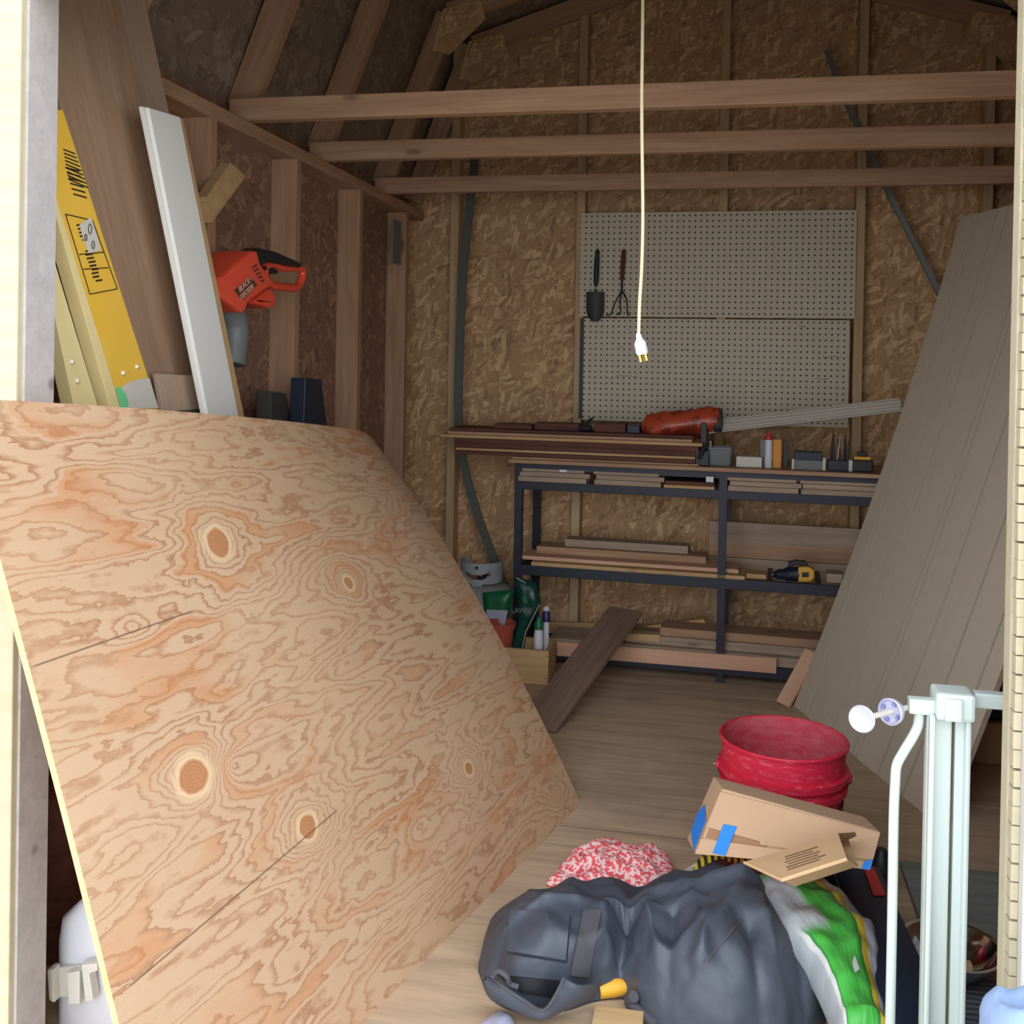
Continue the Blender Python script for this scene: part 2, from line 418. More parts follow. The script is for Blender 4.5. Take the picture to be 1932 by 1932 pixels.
# ------------------------------------------------------------------ shed shell
XW = 1.465; YB = 4.68; YF0 = 1.548; YF1 = 1.628; ZP = 2.03; KX = 1.16; KZ = 2.735; RZ = 3.08
struct('floor', box(nb(), (-XW-.1, YF0-.02, -0.06), (XW+.1, YB+.1, 0.0)), M['floor'])
struct('ground', box(nb(), (-9, -9, -0.34), (9, 9, -0.30)), M['ground'])  # unseen ground outside, added pale to bounce daylight into the shed
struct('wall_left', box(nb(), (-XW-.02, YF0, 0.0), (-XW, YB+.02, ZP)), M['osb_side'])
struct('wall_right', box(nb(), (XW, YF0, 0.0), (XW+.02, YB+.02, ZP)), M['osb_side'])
gable = lambda y: [V((-XW,y,ZP)), V((XW,y,ZP)), V((KX+.06,y,KZ+.03)), V((0,y,RZ+.05)), V((-KX-.06,y,KZ+.03))]
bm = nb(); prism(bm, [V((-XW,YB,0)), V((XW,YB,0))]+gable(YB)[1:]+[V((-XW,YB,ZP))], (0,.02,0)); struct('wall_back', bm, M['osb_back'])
DL = -1.168; DR = 0.417; HZ = 1.898
bm = nb(); prism(bm, [V((-XW,YF0,0)), V((DL-.09,YF0,0)), V((DL-.09,YF0,HZ+.1)), V((DR+.09,YF0,HZ+.1)), V((DR+.09,YF0,0)), V((XW,YF0,0)), V((XW,YF0,ZP))]+gable(YF0)[2:]+[V((-XW,YF0,ZP))], (0,.03,0))
struct('wall_front', bm, M['siding_white'])
bm = nb()
def slab(bm, a, b, t):
    a0, b0 = V((a[0], YF0-.15, a[1])), V((b[0], YF0-.15, b[1])); a1, b1 = V((a[0], YB+.1, a[1])), V((b[0], YB+.1, b[1]))
    n = (b0-a0).cross(a1-a0).normalized(); n = n if n.z > 0 else -n
    hexa(bm, [a0, b0, b1, a1, a0+n*t, b0+n*t, b1+n*t, a1+n*t])
for s in (-1, 1):
    slab(bm, (s*XW, ZP), (s*(KX+.06), KZ+.03), .02); slab(bm, (s*(KX+.06), KZ+.03), (0, RZ+.05), .02)
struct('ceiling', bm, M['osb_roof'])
# door opening frame
door = bpy.data.objects.new('door_1', None); link(door, None, Matrix.Translation((DL, YF0, 0))); door['kind'] = 'structure'
bm = nb(); box(bm, (DL-.10, YF0-.012, -.02), (DL-.001, YF1, HZ+.1)); obj('jamb', bm, M['frame_cream'], door, bevel=.003)
bm = nb(); box(bm, (DL-.001, YF0+.002, 0), (DL+.004, YF1, HZ)); 
obj('jamb_lining', bm, M['frame_pale'], door)
board('header', (DL-.1, (YF0+YF1)/2-.005, HZ+.045), (DR+.1, (YF0+YF1)/2-.005, HZ+.045), YF1-YF0+.01, .09, (0,0,1), M['frame_cream'], door)
bm = nb(); box(bm, (DR, YF0+.045, 0.0), (DR+.10, YF1, HZ)); obj('jamb', bm, M['frame_cream'], door, bevel=.003)
bm = nb(); box(bm, (DR+.013, YF0+.005, -.25), (DR+.09, YF0+.044, HZ-.002)); obj('trim_board', bm, M['siding_white'], door, bevel=.003, label='rough white painted trim board')
bm = nb()
for i in range(69):
    z = .002+i*.027; box(bm, (DR+.001+.002*random.random(), YF0+.024, z), (DR+.0125, YF0+.0445, z+.0225+.004*random.random()))
obj('edge_strip', bm, M['frame_cream'], door, label='frayed cream edge strip')

# studs, plates, joists, rafters: each a timber of its own
def timber(name, a, b, w, t, up, label, cat, group, mat='spf'):
    return board(name, a, b, w, t, up, M[mat], label=label, cat=cat, group=group)
for y, wh in ((2.60, 'beside the leaning boards'), (3.18, 'behind the orange blower'), (3.78, 'in the middle of the left wall'), (4.38, 'nearest the back corner')):
    timber('wall_stud', (-XW+.045, y, 0), (-XW+.045, y, 1.925), .089, .038, (0,1,0), 'bare wooden left wall stud '+wh, 'stud', 'left wall studs')
for y in (2.3, 2.9, 3.5, 4.1):
    timber('wall_stud', (XW-.045, y, 0), (XW-.045, y, 1.925), .089, .038, (0,1,0), 'bare wooden stud of the right wall behind the tall grooved panel', 'stud', 'right wall studs')
bx = [(-1.0, 'left of the pegboards'), (PY(1100,300,4.63).x, "along the pegboards' left edge"), (PY(1366,300,4.63).x, 'behind the middle of the pegboards'), (PY(1624,300,4.63).x, "along the pegboards' right edge"), (1.08, 'behind the tall grooved panel')]
for i, (x, wh) in enumerate(bx):
    if i == 0: x = PY(857, 700, 4.63).x
    zt = KZ+.02+(RZ-KZ)*(KX-abs(x))/KX
    timber('wall_stud', (x, 4.635, 0), (x, 4.635, zt), .089, .038, (1,0,0), 'tall bare wooden stud of the back wall '+wh, 'stud', 'back wall studs', 'spf_back')
for s, nm in ((-1, 'left'), (1, 'right')):
    timber('top_plate', (s*(XW-.045), YF1+.002, 1.945), (s*(XW-.045), YB-.05, 1.945), .089, .04, (0,0,1), f'long wooden plate along the top of the {nm} wall studs', 'top plate', 'wall top plates', 'spf')
jy = [(2.82, 'nearest'), (3.42, 'middle'), (4.12, 'farthest')]
for y, wh in jy:
    timber('ceiling_joist', (-XW+.03, y, 1.999), (XW-.03, y, 1.999), .038, .066, (0,0,1), f'{wh} of the three bare ceiling joists crossing the shed', 'joist', 'ceiling joists')
ry = [(2.20, 'nearest the door'), (2.86, 'meeting the nearest joist'), (3.46, 'meeting the middle joist'), (4.16, 'meeting the farthest joist'), (4.60, 'against the back wall')]
for y, wh in ry:
    for s, nm in ((-1, 'left'), (1, 'right')):
        n1 = V((KX-XW, 0, KZ-ZP)).normalized(); nn = V((-n1.z*s*-1*-1, 0, n1.x*-1)) 
        inn = V((-s*abs(n1.z), 0, -abs(n1.x)))*0.045
        a = V((s*XW, y, ZP))+inn; b = V((s*(KX+.03), y, KZ))+inn
        timber('lower_rafter', a, b, .038, .089, inn, f'steep lower roof rafter on the {nm} side {wh}', 'rafter', f'{nm} lower rafters')
        i2 = V((-s*0.30, 0, -0.955)).normalized()*0.048
        a = V((s*(KX-.005), y, KZ+.03))+i2; b = V((s*0.03, y, RZ+.035))+i2
        timber('upper_rafter', a, b, .038, .089, i2, f'shallow upper roof rafter on the {nm} side {wh}', 'rafter', f'{nm} upper rafters')
        # plywood gusset at the knee
        k = V((s*(KX-.03), y-.025, KZ-.06)); 
        bm = nb(); prism(bm, [k+V((s*.075,0,-.11)), k+V((s*.00,0,-.13)), k+V((s*-.15,0,.01)), k+V((s*-.13,0,.09)), k+V((s*.03,0,.06))], (0,.005,0))
        obj('gusset_plate', bm, M['osb_back'], label=f'strand board gusset joining the {nm} rafters {wh}', cat='gusset plate', group=f'{nm} gussets')
# metal strap braces
bm = nb(); tube(bm, [PY(1560,95,4.575), PY(1600,200,4.575), PY(1680,370,4.575), PY(1765,540,4.575), PY(1800,610,4.575)], .011, sq=True)
obj('strap_brace', bm, M['galv'], label='thin grey metal brace running diagonally beside the pegboards', cat='brace')
# left: flexible dark strip, upper piece hangs, lower piece slants to the tank
bm = nb(); pp = crom([PY(896,295,4.50), PY(884,400,4.50), PY(870,560,4.50), PY(864,800,4.50), PY(875,880,4.50), PY(905,985,4.50), PY(960,1130,4.50)], 8)
for a, b in zip(pp, pp[1:]):
    w = V((.019,0,0)); hexa(bm, [a-w, a+w, b+w, b-w, a-w+V((0,.012,0)), a+w+V((0,.012,0)), b+w+V((0,.012,0)), b-w+V((0,.012,0))])
obj('edging_strip', bm, M['strapgreen'], label='long dull green flexible strip hanging down behind the shelf boards', cat='strip')
bm = nb(); a, b = PX(741,412,-1.37), PX(755,500,-1.37); box(bm, (-1.374, a.y, b.z), (-1.368, b.y, a.z)); obj('wall_tag', bm, M['galv'], label='small grey strip on the left wall near the back corner', cat='strip')

# ------------------------------------------------------------------ big plywood sheet
B1 = PZ(1096,1516); B0 = V((-.775,1.365,0)); T1 = P(718,818,3.24)
T0 = P(-85,750,1.50)
nS = ((B0-B1).cross(T1-B1)).normalized(); nS = nS if nS.x > 0 else -nS
def sheet(u, v):   # u 0 far .. 1 near, v 0 bottom .. 1 top
    p = B1.lerp(B0, u).lerp(T1.lerp(T0, u), v)
    return p + nS*(0.020*4*u*(1-u)*v + 0.028*4*v*(1-v)*(1-.5*u)) + nS*(-0.035*max(0, 1-u*7)**2*v**3)
SL, SH = 1.70, 1.24
def to_px(p):
    q = Rm.transposed() @ (V(p)-CAM); return CX+F*q.x/-q.z, CY-F*q.y/-q.z
def inv(px, py):
    best = None
    lo = [0,1,0,1]
    for it in range(5):
        cand = []
        for i in range(13):
            for j in range(13):
                u = lo[0]+(lo[1]-lo[0])*i/12; v = lo[2]+(lo[3]-lo[2])*j/12; x, y = to_px(sheet(u, v)); cand.append(((x-px)**2+(y-py)**2, u, v))
        d, u, v = min(cand); du = (lo[1]-lo[0])/8; dv = (lo[3]-lo[2])/8; lo = [u-du, u+du, v-dv, v+dv]
    return u, v
t = M_PLY
def knot(px, py, r, amp, ex=1.5, core=None):
    global H
    u, v = inv(px, py); x0, y0 = u*SL, v*SH
    dx = t.math('MULTIPLY', t.math('SUBTRACT', U, x0), 1/ex); dy = t.math('SUBTRACT', W_, y0)
    wob = t.math('ADD', .55, t.math('MULTIPLY', t.noise(vec(U, W_), 24, 2), .9))
    r2 = t.math('MULTIPLY', t.math('ADD', t.math('MULTIPLY', dx, dx), t.math('MULTIPLY', dy, dy)), wob)
    g = t.math('EXPONENT', t.math('MULTIPLY', t.math('SQRT', r2), -1/r))
    H = t.math('ADD', H, t.math('MULTIPLY', g, amp))
    return r2
cores = []
for a in ((412,1025,.075,.75,1.2,.030), (658,1100,.055,-.55,1.2,.016), (365,1465,.075,-.8,1.2,.030), (440,1445,.04,.4,1.3,0), (580,1560,.06,.6,1.2,.022), (885,1450,.055,.6,1.2,.016), (1045,1500,.04,.3,1.2,0), (790,1560,.08,.3,1.5,0), (250,1180,.05,.3,1.8,0), (560,1830,.09,.35,1.6,0)):
    r2 = knot(*a[:5])
    if a[5]: cores.append((r2, a[5]))
ph = t.math('FRACT', t.math('MULTIPLY', H, 15.0))
line = t.math('MULTIPLY', t.step(ph, 0.55, 0.93), t.step(ph, 1.0, 0.95))
wide = t.step(t.noise(vec(t.math('MULTIPLY', U, 1.6), t.math('MULTIPLY', W_, 3.0)), 1.6, 3), 0.44, 0.60)      # where lines spread into orange patches
ph2 = t.math('FRACT', t.math('MULTIPLY', H, 3.25))
patch = t.math('MULTIPLY', t.math('MULTIPLY', t.step(ph2, 0.60, 0.74), t.step(ph2, 0.99, 0.96)), wide)
fine = t.noise(vec(t.math('MULTIPLY', U, 10.0), t.math('MULTIPLY', W_, 330.0)), 1.0, 2)
tone = t.noise(vec(U, t.math('MULTIPLY', W_, 2.0)), 2.2, 3)
base = t.mix(tone, srgb(204,174,144), srgb(186,154,122))
base = t.mix(t.math('MULTIPLY', fine, 0.35), base, srgb(176,138,102))
c = t.mix(t.math('MULTIPLY', line, t.math('ADD', 0.52, t.math('MULTIPLY', wide, .28))), base, srgb(150,100,66))
c = t.mix(t.math('MULTIPLY', patch, 0.55), c, srgb(186,122,74))
for r2, rad in cores:
    rr = t.math('SQRT', r2)
    c = t.mix(t.math('MULTIPLY', t.step(rr, rad*1.6, rad*1.1), 0.5), c, srgb(232,206,166))
    c = t.mix(t.step(rr, rad*1.05, rad*0.9), c, srgb(178,126,86))
    c = t.mix(t.math('MULTIPLY', t.step(t.math('FRACT', t.math('MULTIPLY', rr, 160)), .6, .9), t.math('MULTIPLY', t.step(rr, rad*1.0, rad*0.9), .5)), c, srgb(140,84,50))
# veneer joints / checks
for (xa, ya, xb, yb) in ((50,1262,372,1150), (232,1872,640,1525)):
    ua, va = inv(xa, ya); ub, vb = inv(xb, yb); vm = (va+vb)/2*SH; u0, u1 = sorted((ua*SL, ub*SL))
    dl = t.math('ABSOLUTE', t.math('SUBTRACT', t.math('ADD', W_, t.math('MULTIPLY', t.math('SUBTRACT', U, ua*SL), -(vb-va)*SH/((ub-ua)*SL))), va*SH))
    m = t.math('MULTIPLY', t.step(dl, 0.0022, 0.0008), t.math('MULTIPLY', t.step(U, u0, u0+.02), t.step(U, u1, u1-.02)))
    c = t.mix(t.math('MULTIPLY', m, .75), c, srgb(90,62,44))
t.bump(t.math('ADD', line, fine), 0.10, 0.002); M['ply'] = t.col(c)
M['plyedge'] = lumber('plywood_cut_edge', (244,206,150), (226,184,126), knots=False)
bm = shell(sheet, 48, 30, lambda u, v: -nS*0.013, uvscale=(SL, SH))
obj('plywood_sheet', bm, [M['ply'], M['plyedge']], smooth=True, label='large knotty plywood sheet leaning at the left of the doorway', cat='plywood sheet')

# ------------------------------------------------------------------ boards leaning behind the sheet
def lean(name, tl, tr, br, bl, X, th, mat, parent=None, zfoot=0.0, **kw):
    a, b, c_, d = PX(*tl, X), PX(*tr, X), PX(*br, X), PX(*bl, X)
    def foot(p, q): return p+(q-p)*((p.z-zfoot)/(p.z-q.z))
    cc = foot(b, c_); dd = foot(a, d)
    # local frame with X along the board
    Mw = frame_M((cc+dd)/2, (a+b)/2, (1,0,0)); im = Mw.inverted()
    bm = nb(); prism(bm, [im@p for p in (a, b, cc, dd)], im.to_3x3()@V((-th,0,0)))
    return obj(name, bm, mat, parent, Mw, bevel=.0015, **kw)
lean('wall_panel', (52,-60), (212,-60), (392,778), (252,778), -1.30, .014, M['brownpanel'], label='wide brown wood panel leaning beside the left door post', cat='panel')
lean('plank', (212,-45), (264,-45), (318,208), (265,205), -1.335, .02, M['paleoff'], label='grey brown plank leaning behind the white trim board', cat='plank', zfoot=0)
tb = thing('trim_board', PX(420,770,-1.12)*1.0, 'long white trim board leaning with a wooden board at its back', 'board')
lean('face_board', (281,203), (340,221), (449,780), (391,773), -1.215, .014, M['trim_white'], tb)
lean('lip', (269,201), (281,203), (391,773), (383,772), -1.222, .010, M['trim_white'], tb)
lean('backing_strip', (337,222), (346,224), (460,781), (445,781), -1.235, .02, M['spf_pale'], tb, label='bare wood strip behind the white face')
lean('offcut', (296,705), (374,709), (388,780), (308,778), -1.27, .012, M['paleoff'], label='pale plywood offcut standing in front of the brown panel', cat='offcut')
# ladder
ld = thing('step_ladder', (-1.10, 2.2, 0), 'folded yellow step ladder leaning just inside the left door post', 'ladder')
R1 = lean('rail', (53,207), (119,207), (299,772), (226,770), -1.25, .03, [M['ladder']], ld, label='bright yellow rail with faded warning marks')
lean('rail', (62,400), (76,402), (185,766), (139,763), -1.265, .03, M['ladder_side'], ld, label='pale yellow inner rail')
lean('rail_flange', (76,300), (84,300), (228,770), (209,770), -1.2495, .03, M['ladder_side'], ld, label='pale flange of the yellow rail')
for k in range(4):
    z = .25+k*.28; bm = nb(); y = 2.62-.38*k*.28/.78
    box(bm, (-1.285, y-.05, z), (-1.262, y+.13, z+.05)); obj('ladder_step', bm, M['darkgrey'], ld)
def rivets(pts, X, parent, r=.006):
    for p in pts:
        bm = nb(); lathe(bm, [(r,0),(r,.002),(r*.6,.005),(.0005,.006)], PX(*p, X), 14, (1,0,0)); obj('rivet', bm, M['rivet'], parent, smooth=True)
rivets([(232,704),(258,692)], -1.25, ld); rivets([(135,683),(145,719)], -1.265, ld)
def decal(name, pts, X, mat, parent, th=.001, **kw):
    bm = nb(); prism(bm, [PX(*p, X+th) for p in pts], (-th,0,0)); return obj(name, bm, mat, parent, **kw)
bm = nb()
def qline(bm, a, b, w, X):
    A, B = PX(*a, X), PX(*b, X); d = (B-A).normalized(); s = d.cross(V((1,0,0))).normalized()*w/2
    prism(bm, [A-s, A+s, B+s, B-s], (-.001,0,0))
for i in range(9): qline(bm, (120+i*1.2,282+i*7), (142+i*3,290+i*8), .0025, -1.249)
for y in (316, 326, 336, 346, 356, 366): qline(bm, (124+(y-316)*.3,y), (150+(y-316)*.28,y+7), .003, -1.249)
for a, b in (((124,404),(175,416)),((124,404),(170,555)),((175,416),(222,545)),((170,555),(222,545)),((150,480),(196,476)),((158,508),(205,505))): qline(bm, a, b, .002, -1.249)
for k in range(16):
    x = 150+k*1.4+random.random()*4; y = 425+k*7; 
    if 425 <= y < 555 and not 458 < y < 470: qline(bm, (x-6+ (y-425)*.12, y), (x+8+(y-425)*.10, y-2), .0035, -1.249)
obj('warning_print', bm, M['mark'], R1, label='faded black warning print')
bm = nb(); prism(bm, [PX(*p, -1.2485) for p in ((150,424),(172,410),(182,440),(190,472),(168,478),(158,452))], (-.001,0,0)); obj('label_sticker', bm, M['offwhite'], R1, label='worn white sticker')
bm = nb()
for (cx_, cy_, r) in ((170,432,9),(176,462,7),(162,448,6)):
    c0 = PX(cx_, cy_, -1.2475); tube(bm, [c0+V((0, .0006*r*math.cos(a), .0011*r*math.sin(a))) for a in [k*PI/8 for k in range(16)]], .001, 4, closed=True)
obj('sticker_print', bm, M['mark'], R1)
decal('paint_splash', ((226,735),(240,722),(262,716),(282,713),(299,770),(238,771)), -1.249, M['offwhite'], R1, label='cream and white paint splash')
decal('paint_splash', ((219,733),(226,728),(238,745),(243,760),(239,771),(228,769)), -1.248, M['paint_green'], ld, label='green paint splash')
# scrap block on the stud
bm = nb(); prism(bm, [PX(*p, -1.373) for p in ((370,372),(416,307),(446,333),(380,420))], (.03,0,0)); obj('scrap_block', bm, M['spf_pale'], label='short pale wood scrap nailed askew high on the left wall', cat='wood block')
# dark flat things behind the sheet
for nm, pts, X, mat, lab, cat in (('rubber_paddle', ((512,738),(540,742),(552,800),(512,796)), -1.33, 'darkgrey', 'dark grey flat pad showing just above the plywood sheet', 'pad'),
                         ('storage_case', ((577,713),(607,716),(618,805),(574,800)), -1.27, 'navy', 'tall dark navy case standing against the left wall stud', 'case')):
    a, b, c_, d = [PX(*p, X) for p in pts]; f = lambda p, q: p+(q-p)*((p.z)/(p.z-q.z))*1.0
    cc = V((X, b.y+.06, 0)); dd = V((X, a.y-.03, 0)); bm = nb(); prism(bm, [a, b, c_, cc, dd, d], (-.05,0,0)); obj(nm, bm, M[mat], label=lab, cat=cat, bevel=.004)

# ------------------------------------------------------------------ orange blower hanging on the stud
bl = thing('leaf_blower', PX(490,600,-1.2), 'orange and black corded leaf blower hanging on the left wall stud', 'leaf blower')
Z2 = lambda x, y: (350+.2847*x, 400+.2847*y)
XB = -1.24
def ppoly(name, pts, X, th, mat, parent, bevel=.006, **kw):
    bm = nb(); prism(bm, [PX(*Z2(*p), X) for p in pts], (-th,0,0)); return obj(name, bm, mat, parent, bevel=bevel, smooth=False, **kw)
ppoly('housing', ((160,430),(250,425),(440,262),(478,255),(500,345),(600,478),(540,510),(415,600),(412,640),(375,672),(225,560)), XB, .11, M['orange'], bl, .010)
ppoly('fan_cover', ((440,590),(560,500),(610,550),(600,620),(560,640),(460,610)), XB-.02, .09, M['orange'], bl, .012)
ppoly('grip_pad', ((462,262),(496,240),(600,262),(785,345),(760,368),(640,345),(560,330),(498,352)), XB-.025, .05, M['black'], bl, .006)
bm = nb(); lp = crom([PX(*Z2(*p), XB-.05) for p in ((525,365),(570,345),(640,368),(755,370),(775,410),(765,450),(725,503),(600,490),(560,480),(525,425),(525,365))], 5)[:-1]
tube(bm, lp, .0125, 8, closed=True); obj('handle', bm, M['orange'], bl, smooth=True)
ppoly('trigger', ((512,362),(555,355),(620,392),(605,412),(520,382)), XB-.04, .025, M['black'], bl, .003)
bdg = ppoly('badge', ((325,520),(432,428),(478,480),(382,588)), XB+.002, .004, M['redboard'], bl, .001, label='dark maker badge')
bx_ = (PX(*Z2(455,455),XB)-PX(*Z2(352,552),XB)); by_ = (PX(*Z2(378,474),XB)-PX(*Z2(430,534),XB))
cB = PX(*Z2(404,504), XB+.003); L1 = bx_.length
Mt = quadM(cB, bx_, by_)
text('badge_text', 'BLACK+\nDECKER', L1*.22, Mt, M['pinkwood'], bl)
for k in range(5):
    bm = nb(); a = PX(*Z2(440+k*14, 372+k*22), XB+.001); b = PX(*Z2(470+k*12, 350+k*26), XB+.001); tube(bm, [a, b], .0025, 6); obj('vent_slot', bm, M['redboard'], bl)
bm = nb(); c0 = PX(*Z2(270,590), XB-.06); c1 = PX(*Z2(330,760), XB-.06); c2 = PX(*Z2(305,1010), XB-.06); tube(bm, crom([c0, c1, c2], 8), .036, 20); obj('blower_tube', bm, M['grey'], bl, smooth=True)

# ------------------------------------------------------------------ pegboards
t = NT('pegboard_face', 0.65); v = t.coord((1,1,1), rnd=False); sp = t.n('ShaderNodeSeparateXYZ'); t.set(sp.inputs[0], v)
def cell(o): return t.math('SUBTRACT', t.math('FRACT', t.math('DIVIDE', t.math('ADD', o, 5.0), 0.0254)), 0.5)
a, b = cell(sp.outputs[0]), cell(sp.outputs[2])
rr = t.math('SQRT', t.math('ADD', t.math('MULTIPLY', a, a), t.math('MULTIPLY', b, b)))
hole = t.step(rr, 0.19, 0.14)
st_ = t.noise(t.coord((1,1,1)), 3, 4)
M['pegboard'] = t.col(t.mix(hole, t.mix(st_, srgb(200,190,166), srgb(214,204,186)), srgb(60,50,42)))
p0 = PY(1096,402,4.5775); p1 = PY(1613,597,4.5775)
bm = nb(); box(bm, (p0.x, 4.5775, PY(1096,597,4.5775).z), (p1.x, 4.584, p0.z)); obj('pegboard', bm, M['pegboard'], label='upper white pegboard with garden hand tools hung on it', cat='pegboard', group='pegboards on the back wall', bevel=.001)
q0 = PY(1102,600,4.5845); q1 = PY(1604,600,4.5845); zb = PY(1350,800,4.5845).z
bm = nb(); box(bm, (q0.x, 4.5845, zb), (q1.x, 4.5903, q0.z)); pb = obj('pegboard', bm, M['pegboard'], label='lower white pegboard with faint scribbled notes and no tools', cat='pegboard', group='pegboards on the back wall', bevel=.001)
def scribble(bm, x0, x1, y, Y):
    n = max(3, int((x1-x0)/3)); pts = [PY(x0+(x1-x0)*i/n, y+random.uniform(-1.3,1.3), Y) for i in range(n+1)]; tube(bm, pts, .0009, 4)
for x0, x1, y in ((1164,1178,655),(1160,1185,709),(1188,1203,710),(1288,1300,660),(1505,1520,616),(1552,1588,673),(1537,1563,715)):
    bm = nb(); scribble(bm, x0, x1, y, 4.584); obj('pencil_note', bm, M['mark'], pb)
bm = nb(); a = PY(1094,600,4.57); b = PY(1103,790,4.57); box(bm, (a.x, 4.5846, b.z), (b.x-.002, 4.5905, a.z)); obj('black_strip', bm, M['black'], label='narrow black strip at the left edge of the lower pegboard', cat='strip')
# trowel
tw = thing('hand_trowel', PY(1123,605,4.54), 'dark garden trowel hanging blade down on the upper pegboard', 'trowel')
bm = nb(); lathe(bm, [(.002,0),(.008,.01),(.011,.03),(.012,.07),(.011,.12),(.009,.145),(.011,.155),(.006,.165)], PY(1124,542,4.545), 14, PY(1127,475,4.545)-PY(1124,542,4.545)); obj('grip', bm, M['navy'], tw, smooth=True)
bm = nb(); tube(bm, [PY(1124,545,4.545), PY(1123,556,4.545)], .006, 8); obj('shank', bm, M['darkgrey'], tw)
def blade(u, v):
    x = 1123+(u-.5)*34*(1.0 if v < .6 else 1-1.3*((v-.6)/.4)**2*.55); y = 551+v*56
    return PY(x, y, 4.555)-V((0, .018*(1-(2*u-1)**2)*1, 0))
obj('blade', shell(blade, 10, 12, (0,.002,0)), [M['darkgrey']]*2, tw, smooth=True)
bm = nb(); tube(bm, [PY(1127,476,4.545), PY(1128,468,4.577)], .003, 6); obj('peg_hook', bm, M['galv'], tw)
# cultivator
cu = thing('hand_cultivator', PY(1172,595,4.54), 'three pronged hand cultivator with brown grip on the upper pegboard', 'cultivator')
bm = nb(); lathe(bm, [(.004,0),(.0085,.012),(.0095,.05),(.010,.11),(.009,.135),(.004,.142)], PY(1173,531,4.545), 14, PY(1177,472,4.545)-PY(1173,531,4.545)); obj('grip', bm, M['redboard'], cu, smooth=True)
bm = nb(); tube(bm, [PY(1173,531,4.545), PY(1173,548,4.545)], .004, 8); obj('shank', bm, M['black'], cu)
for pts in (((1173,548),(1160,572),(1153,592),(1143,594)), ((1173,548),(1170,570),(1171,590),(1163,593)), ((1173,548),(1182,565),(1184,592),(1188,594))):
    bm = nb(); tube(bm, crom([PY(*p, 4.545-.02*i) for i, p in enumerate(pts)], 5), .003, 8); obj('prong', bm, M['black'], cu, smooth=True)

# ------------------------------------------------------------------ hanging cord
cdT = thing('extension_cord', P(1213,-280,2.1), 'cream electric cord with a three prong plug hanging from the roof', 'cord')
DC = 2.05
bm = nb(); pts = crom([P(1217,-700,DC), P(1214,-300,DC), P(1213,0,DC), P(1211,200,DC), P(1213,400,DC), P(1211,500,DC), P(1207,570,DC), P(1205,632,DC)], 10); tube(bm, pts, .0036, 10); obj('cable', bm, M['cord'], cdT, smooth=True)
bm = nb(); a = P(1204,628,DC); b = P(1212,668,DC); lathe(bm, [(.004,0),(.006,.006),(.0065,.012),(.012,.020),(.0125,.040),(.011,.044),(.001,.0445)], a, 20, b-a); obj('plug', bm, M['white'], cdT, smooth=True)
ax = (b-a).normalized(); side = ax.cross(V((0,1,0))).normalized()
for k, o_ in enumerate((-1, 0, 1)):
    c0 = a+ax*.043+side*o_*.006+V((0, .004 if o_ == 0 else 0, 0)); bm = nb(); tube(bm, [c0, c0+ax*.015], .0019, 6, sq=(o_ != 0)); obj('prong', bm, M['brass'], cdT)

# ------------------------------------------------------------------ black steel rack along the back wall
AL = math.radians(3.0); NR = V((math.sin(AL), math.cos(AL), 0)); TR = V((math.cos(AL), -math.sin(AL), 0))
cR = NR.dot(V((-.01, 4.19, 0)))
def PR(px, py, off=0.0):
    r = ray(px, py); return CAM + r*((cR+off-NR.dot(CAM))/NR.dot(r))
def rb(name, x0, x1, yt, yb, off, depth, mat, parent=None, zb=None, at=None, **kw):
    """board parallel to the rack; face at off, going back by depth; rows read at its left end"""
    at = x0 if at is None else at
    a = PR(x0, yt, off+depth/2); b = PR(x1, yt, off+depth/2); fa = PR(at, yt, off).z; fb = PR(at, yb, off).z
    if zb is not None: fa += zb-fb; fb = zb
    a = PR(x0, yt, off)+NR*depth/2; b = PR(x1, yt, off)+NR*depth/2
    a.z = b.z = (fa+fb)/2
    return board(name, a, b, depth, fa-fb, (0,0,1), mat, parent, **kw)
rk = thing('shelf_rack', PR(1358,1288,0), 'open black steel shelf rack along the back wall', 'shelf rack')
zT = PR(972,873,0).z; LEGS = []
for px in (973, 1359, 1738):
    for off in (0, .34):
        p = PR(px, 1200, 0)+NR*off; p.z = 0; LEGS.append(p)
        bm = nb(); 
        for q in ((0,0),): 
            hexa(bm, [p+TR*x+NR*y+V((0,0,z)) for z in (0, zT) for x, y in ((-.016,0),(.016,0),(.016,.032),(-.016,.032))])
        obj('leg', bm, M['blackmetal'], rk)
levels = [(PR(980,873,0).z, .030), (PR(980,907,0).z, .036), (PR(985,1066,0).z, .042), (PR(1160,1236,0).z, .042)]
L0, L1_ = LEGS[0], LEGS[4]
for zt, h in levels:
    for off in (0.002, .342):
        a = L0+NR*(off+.014)-TR*0; b = L1_+NR*(off+.014); a.z = b.z = zt-h/2
        board('rail', a, b, .026, h, (0,0,1), M['blackmetal'], rk)
    for i in (0, 2, 4):
        a = LEGS[i].copy()+NR*.03; b = LEGS[i+1].copy(); a.z = b.z = zt-h/2; board('cross_rail', a, b, .024, h, (0,0,1), M['blackmetal'], rk)
    for f in (.25, .5, .75):
        for s in (0, 1):
            a = LEGS[0+2*s].lerp(LEGS[2+2*s], f)+NR*.03; b = a+NR*.31; a.z = b.z = zt-.006; board('cross_rail', a, b, .02, .008, (0,0,1), M['blackmetal'], rk)
lvT, lv2, lv3, lv4 = [z for z, h in levels]

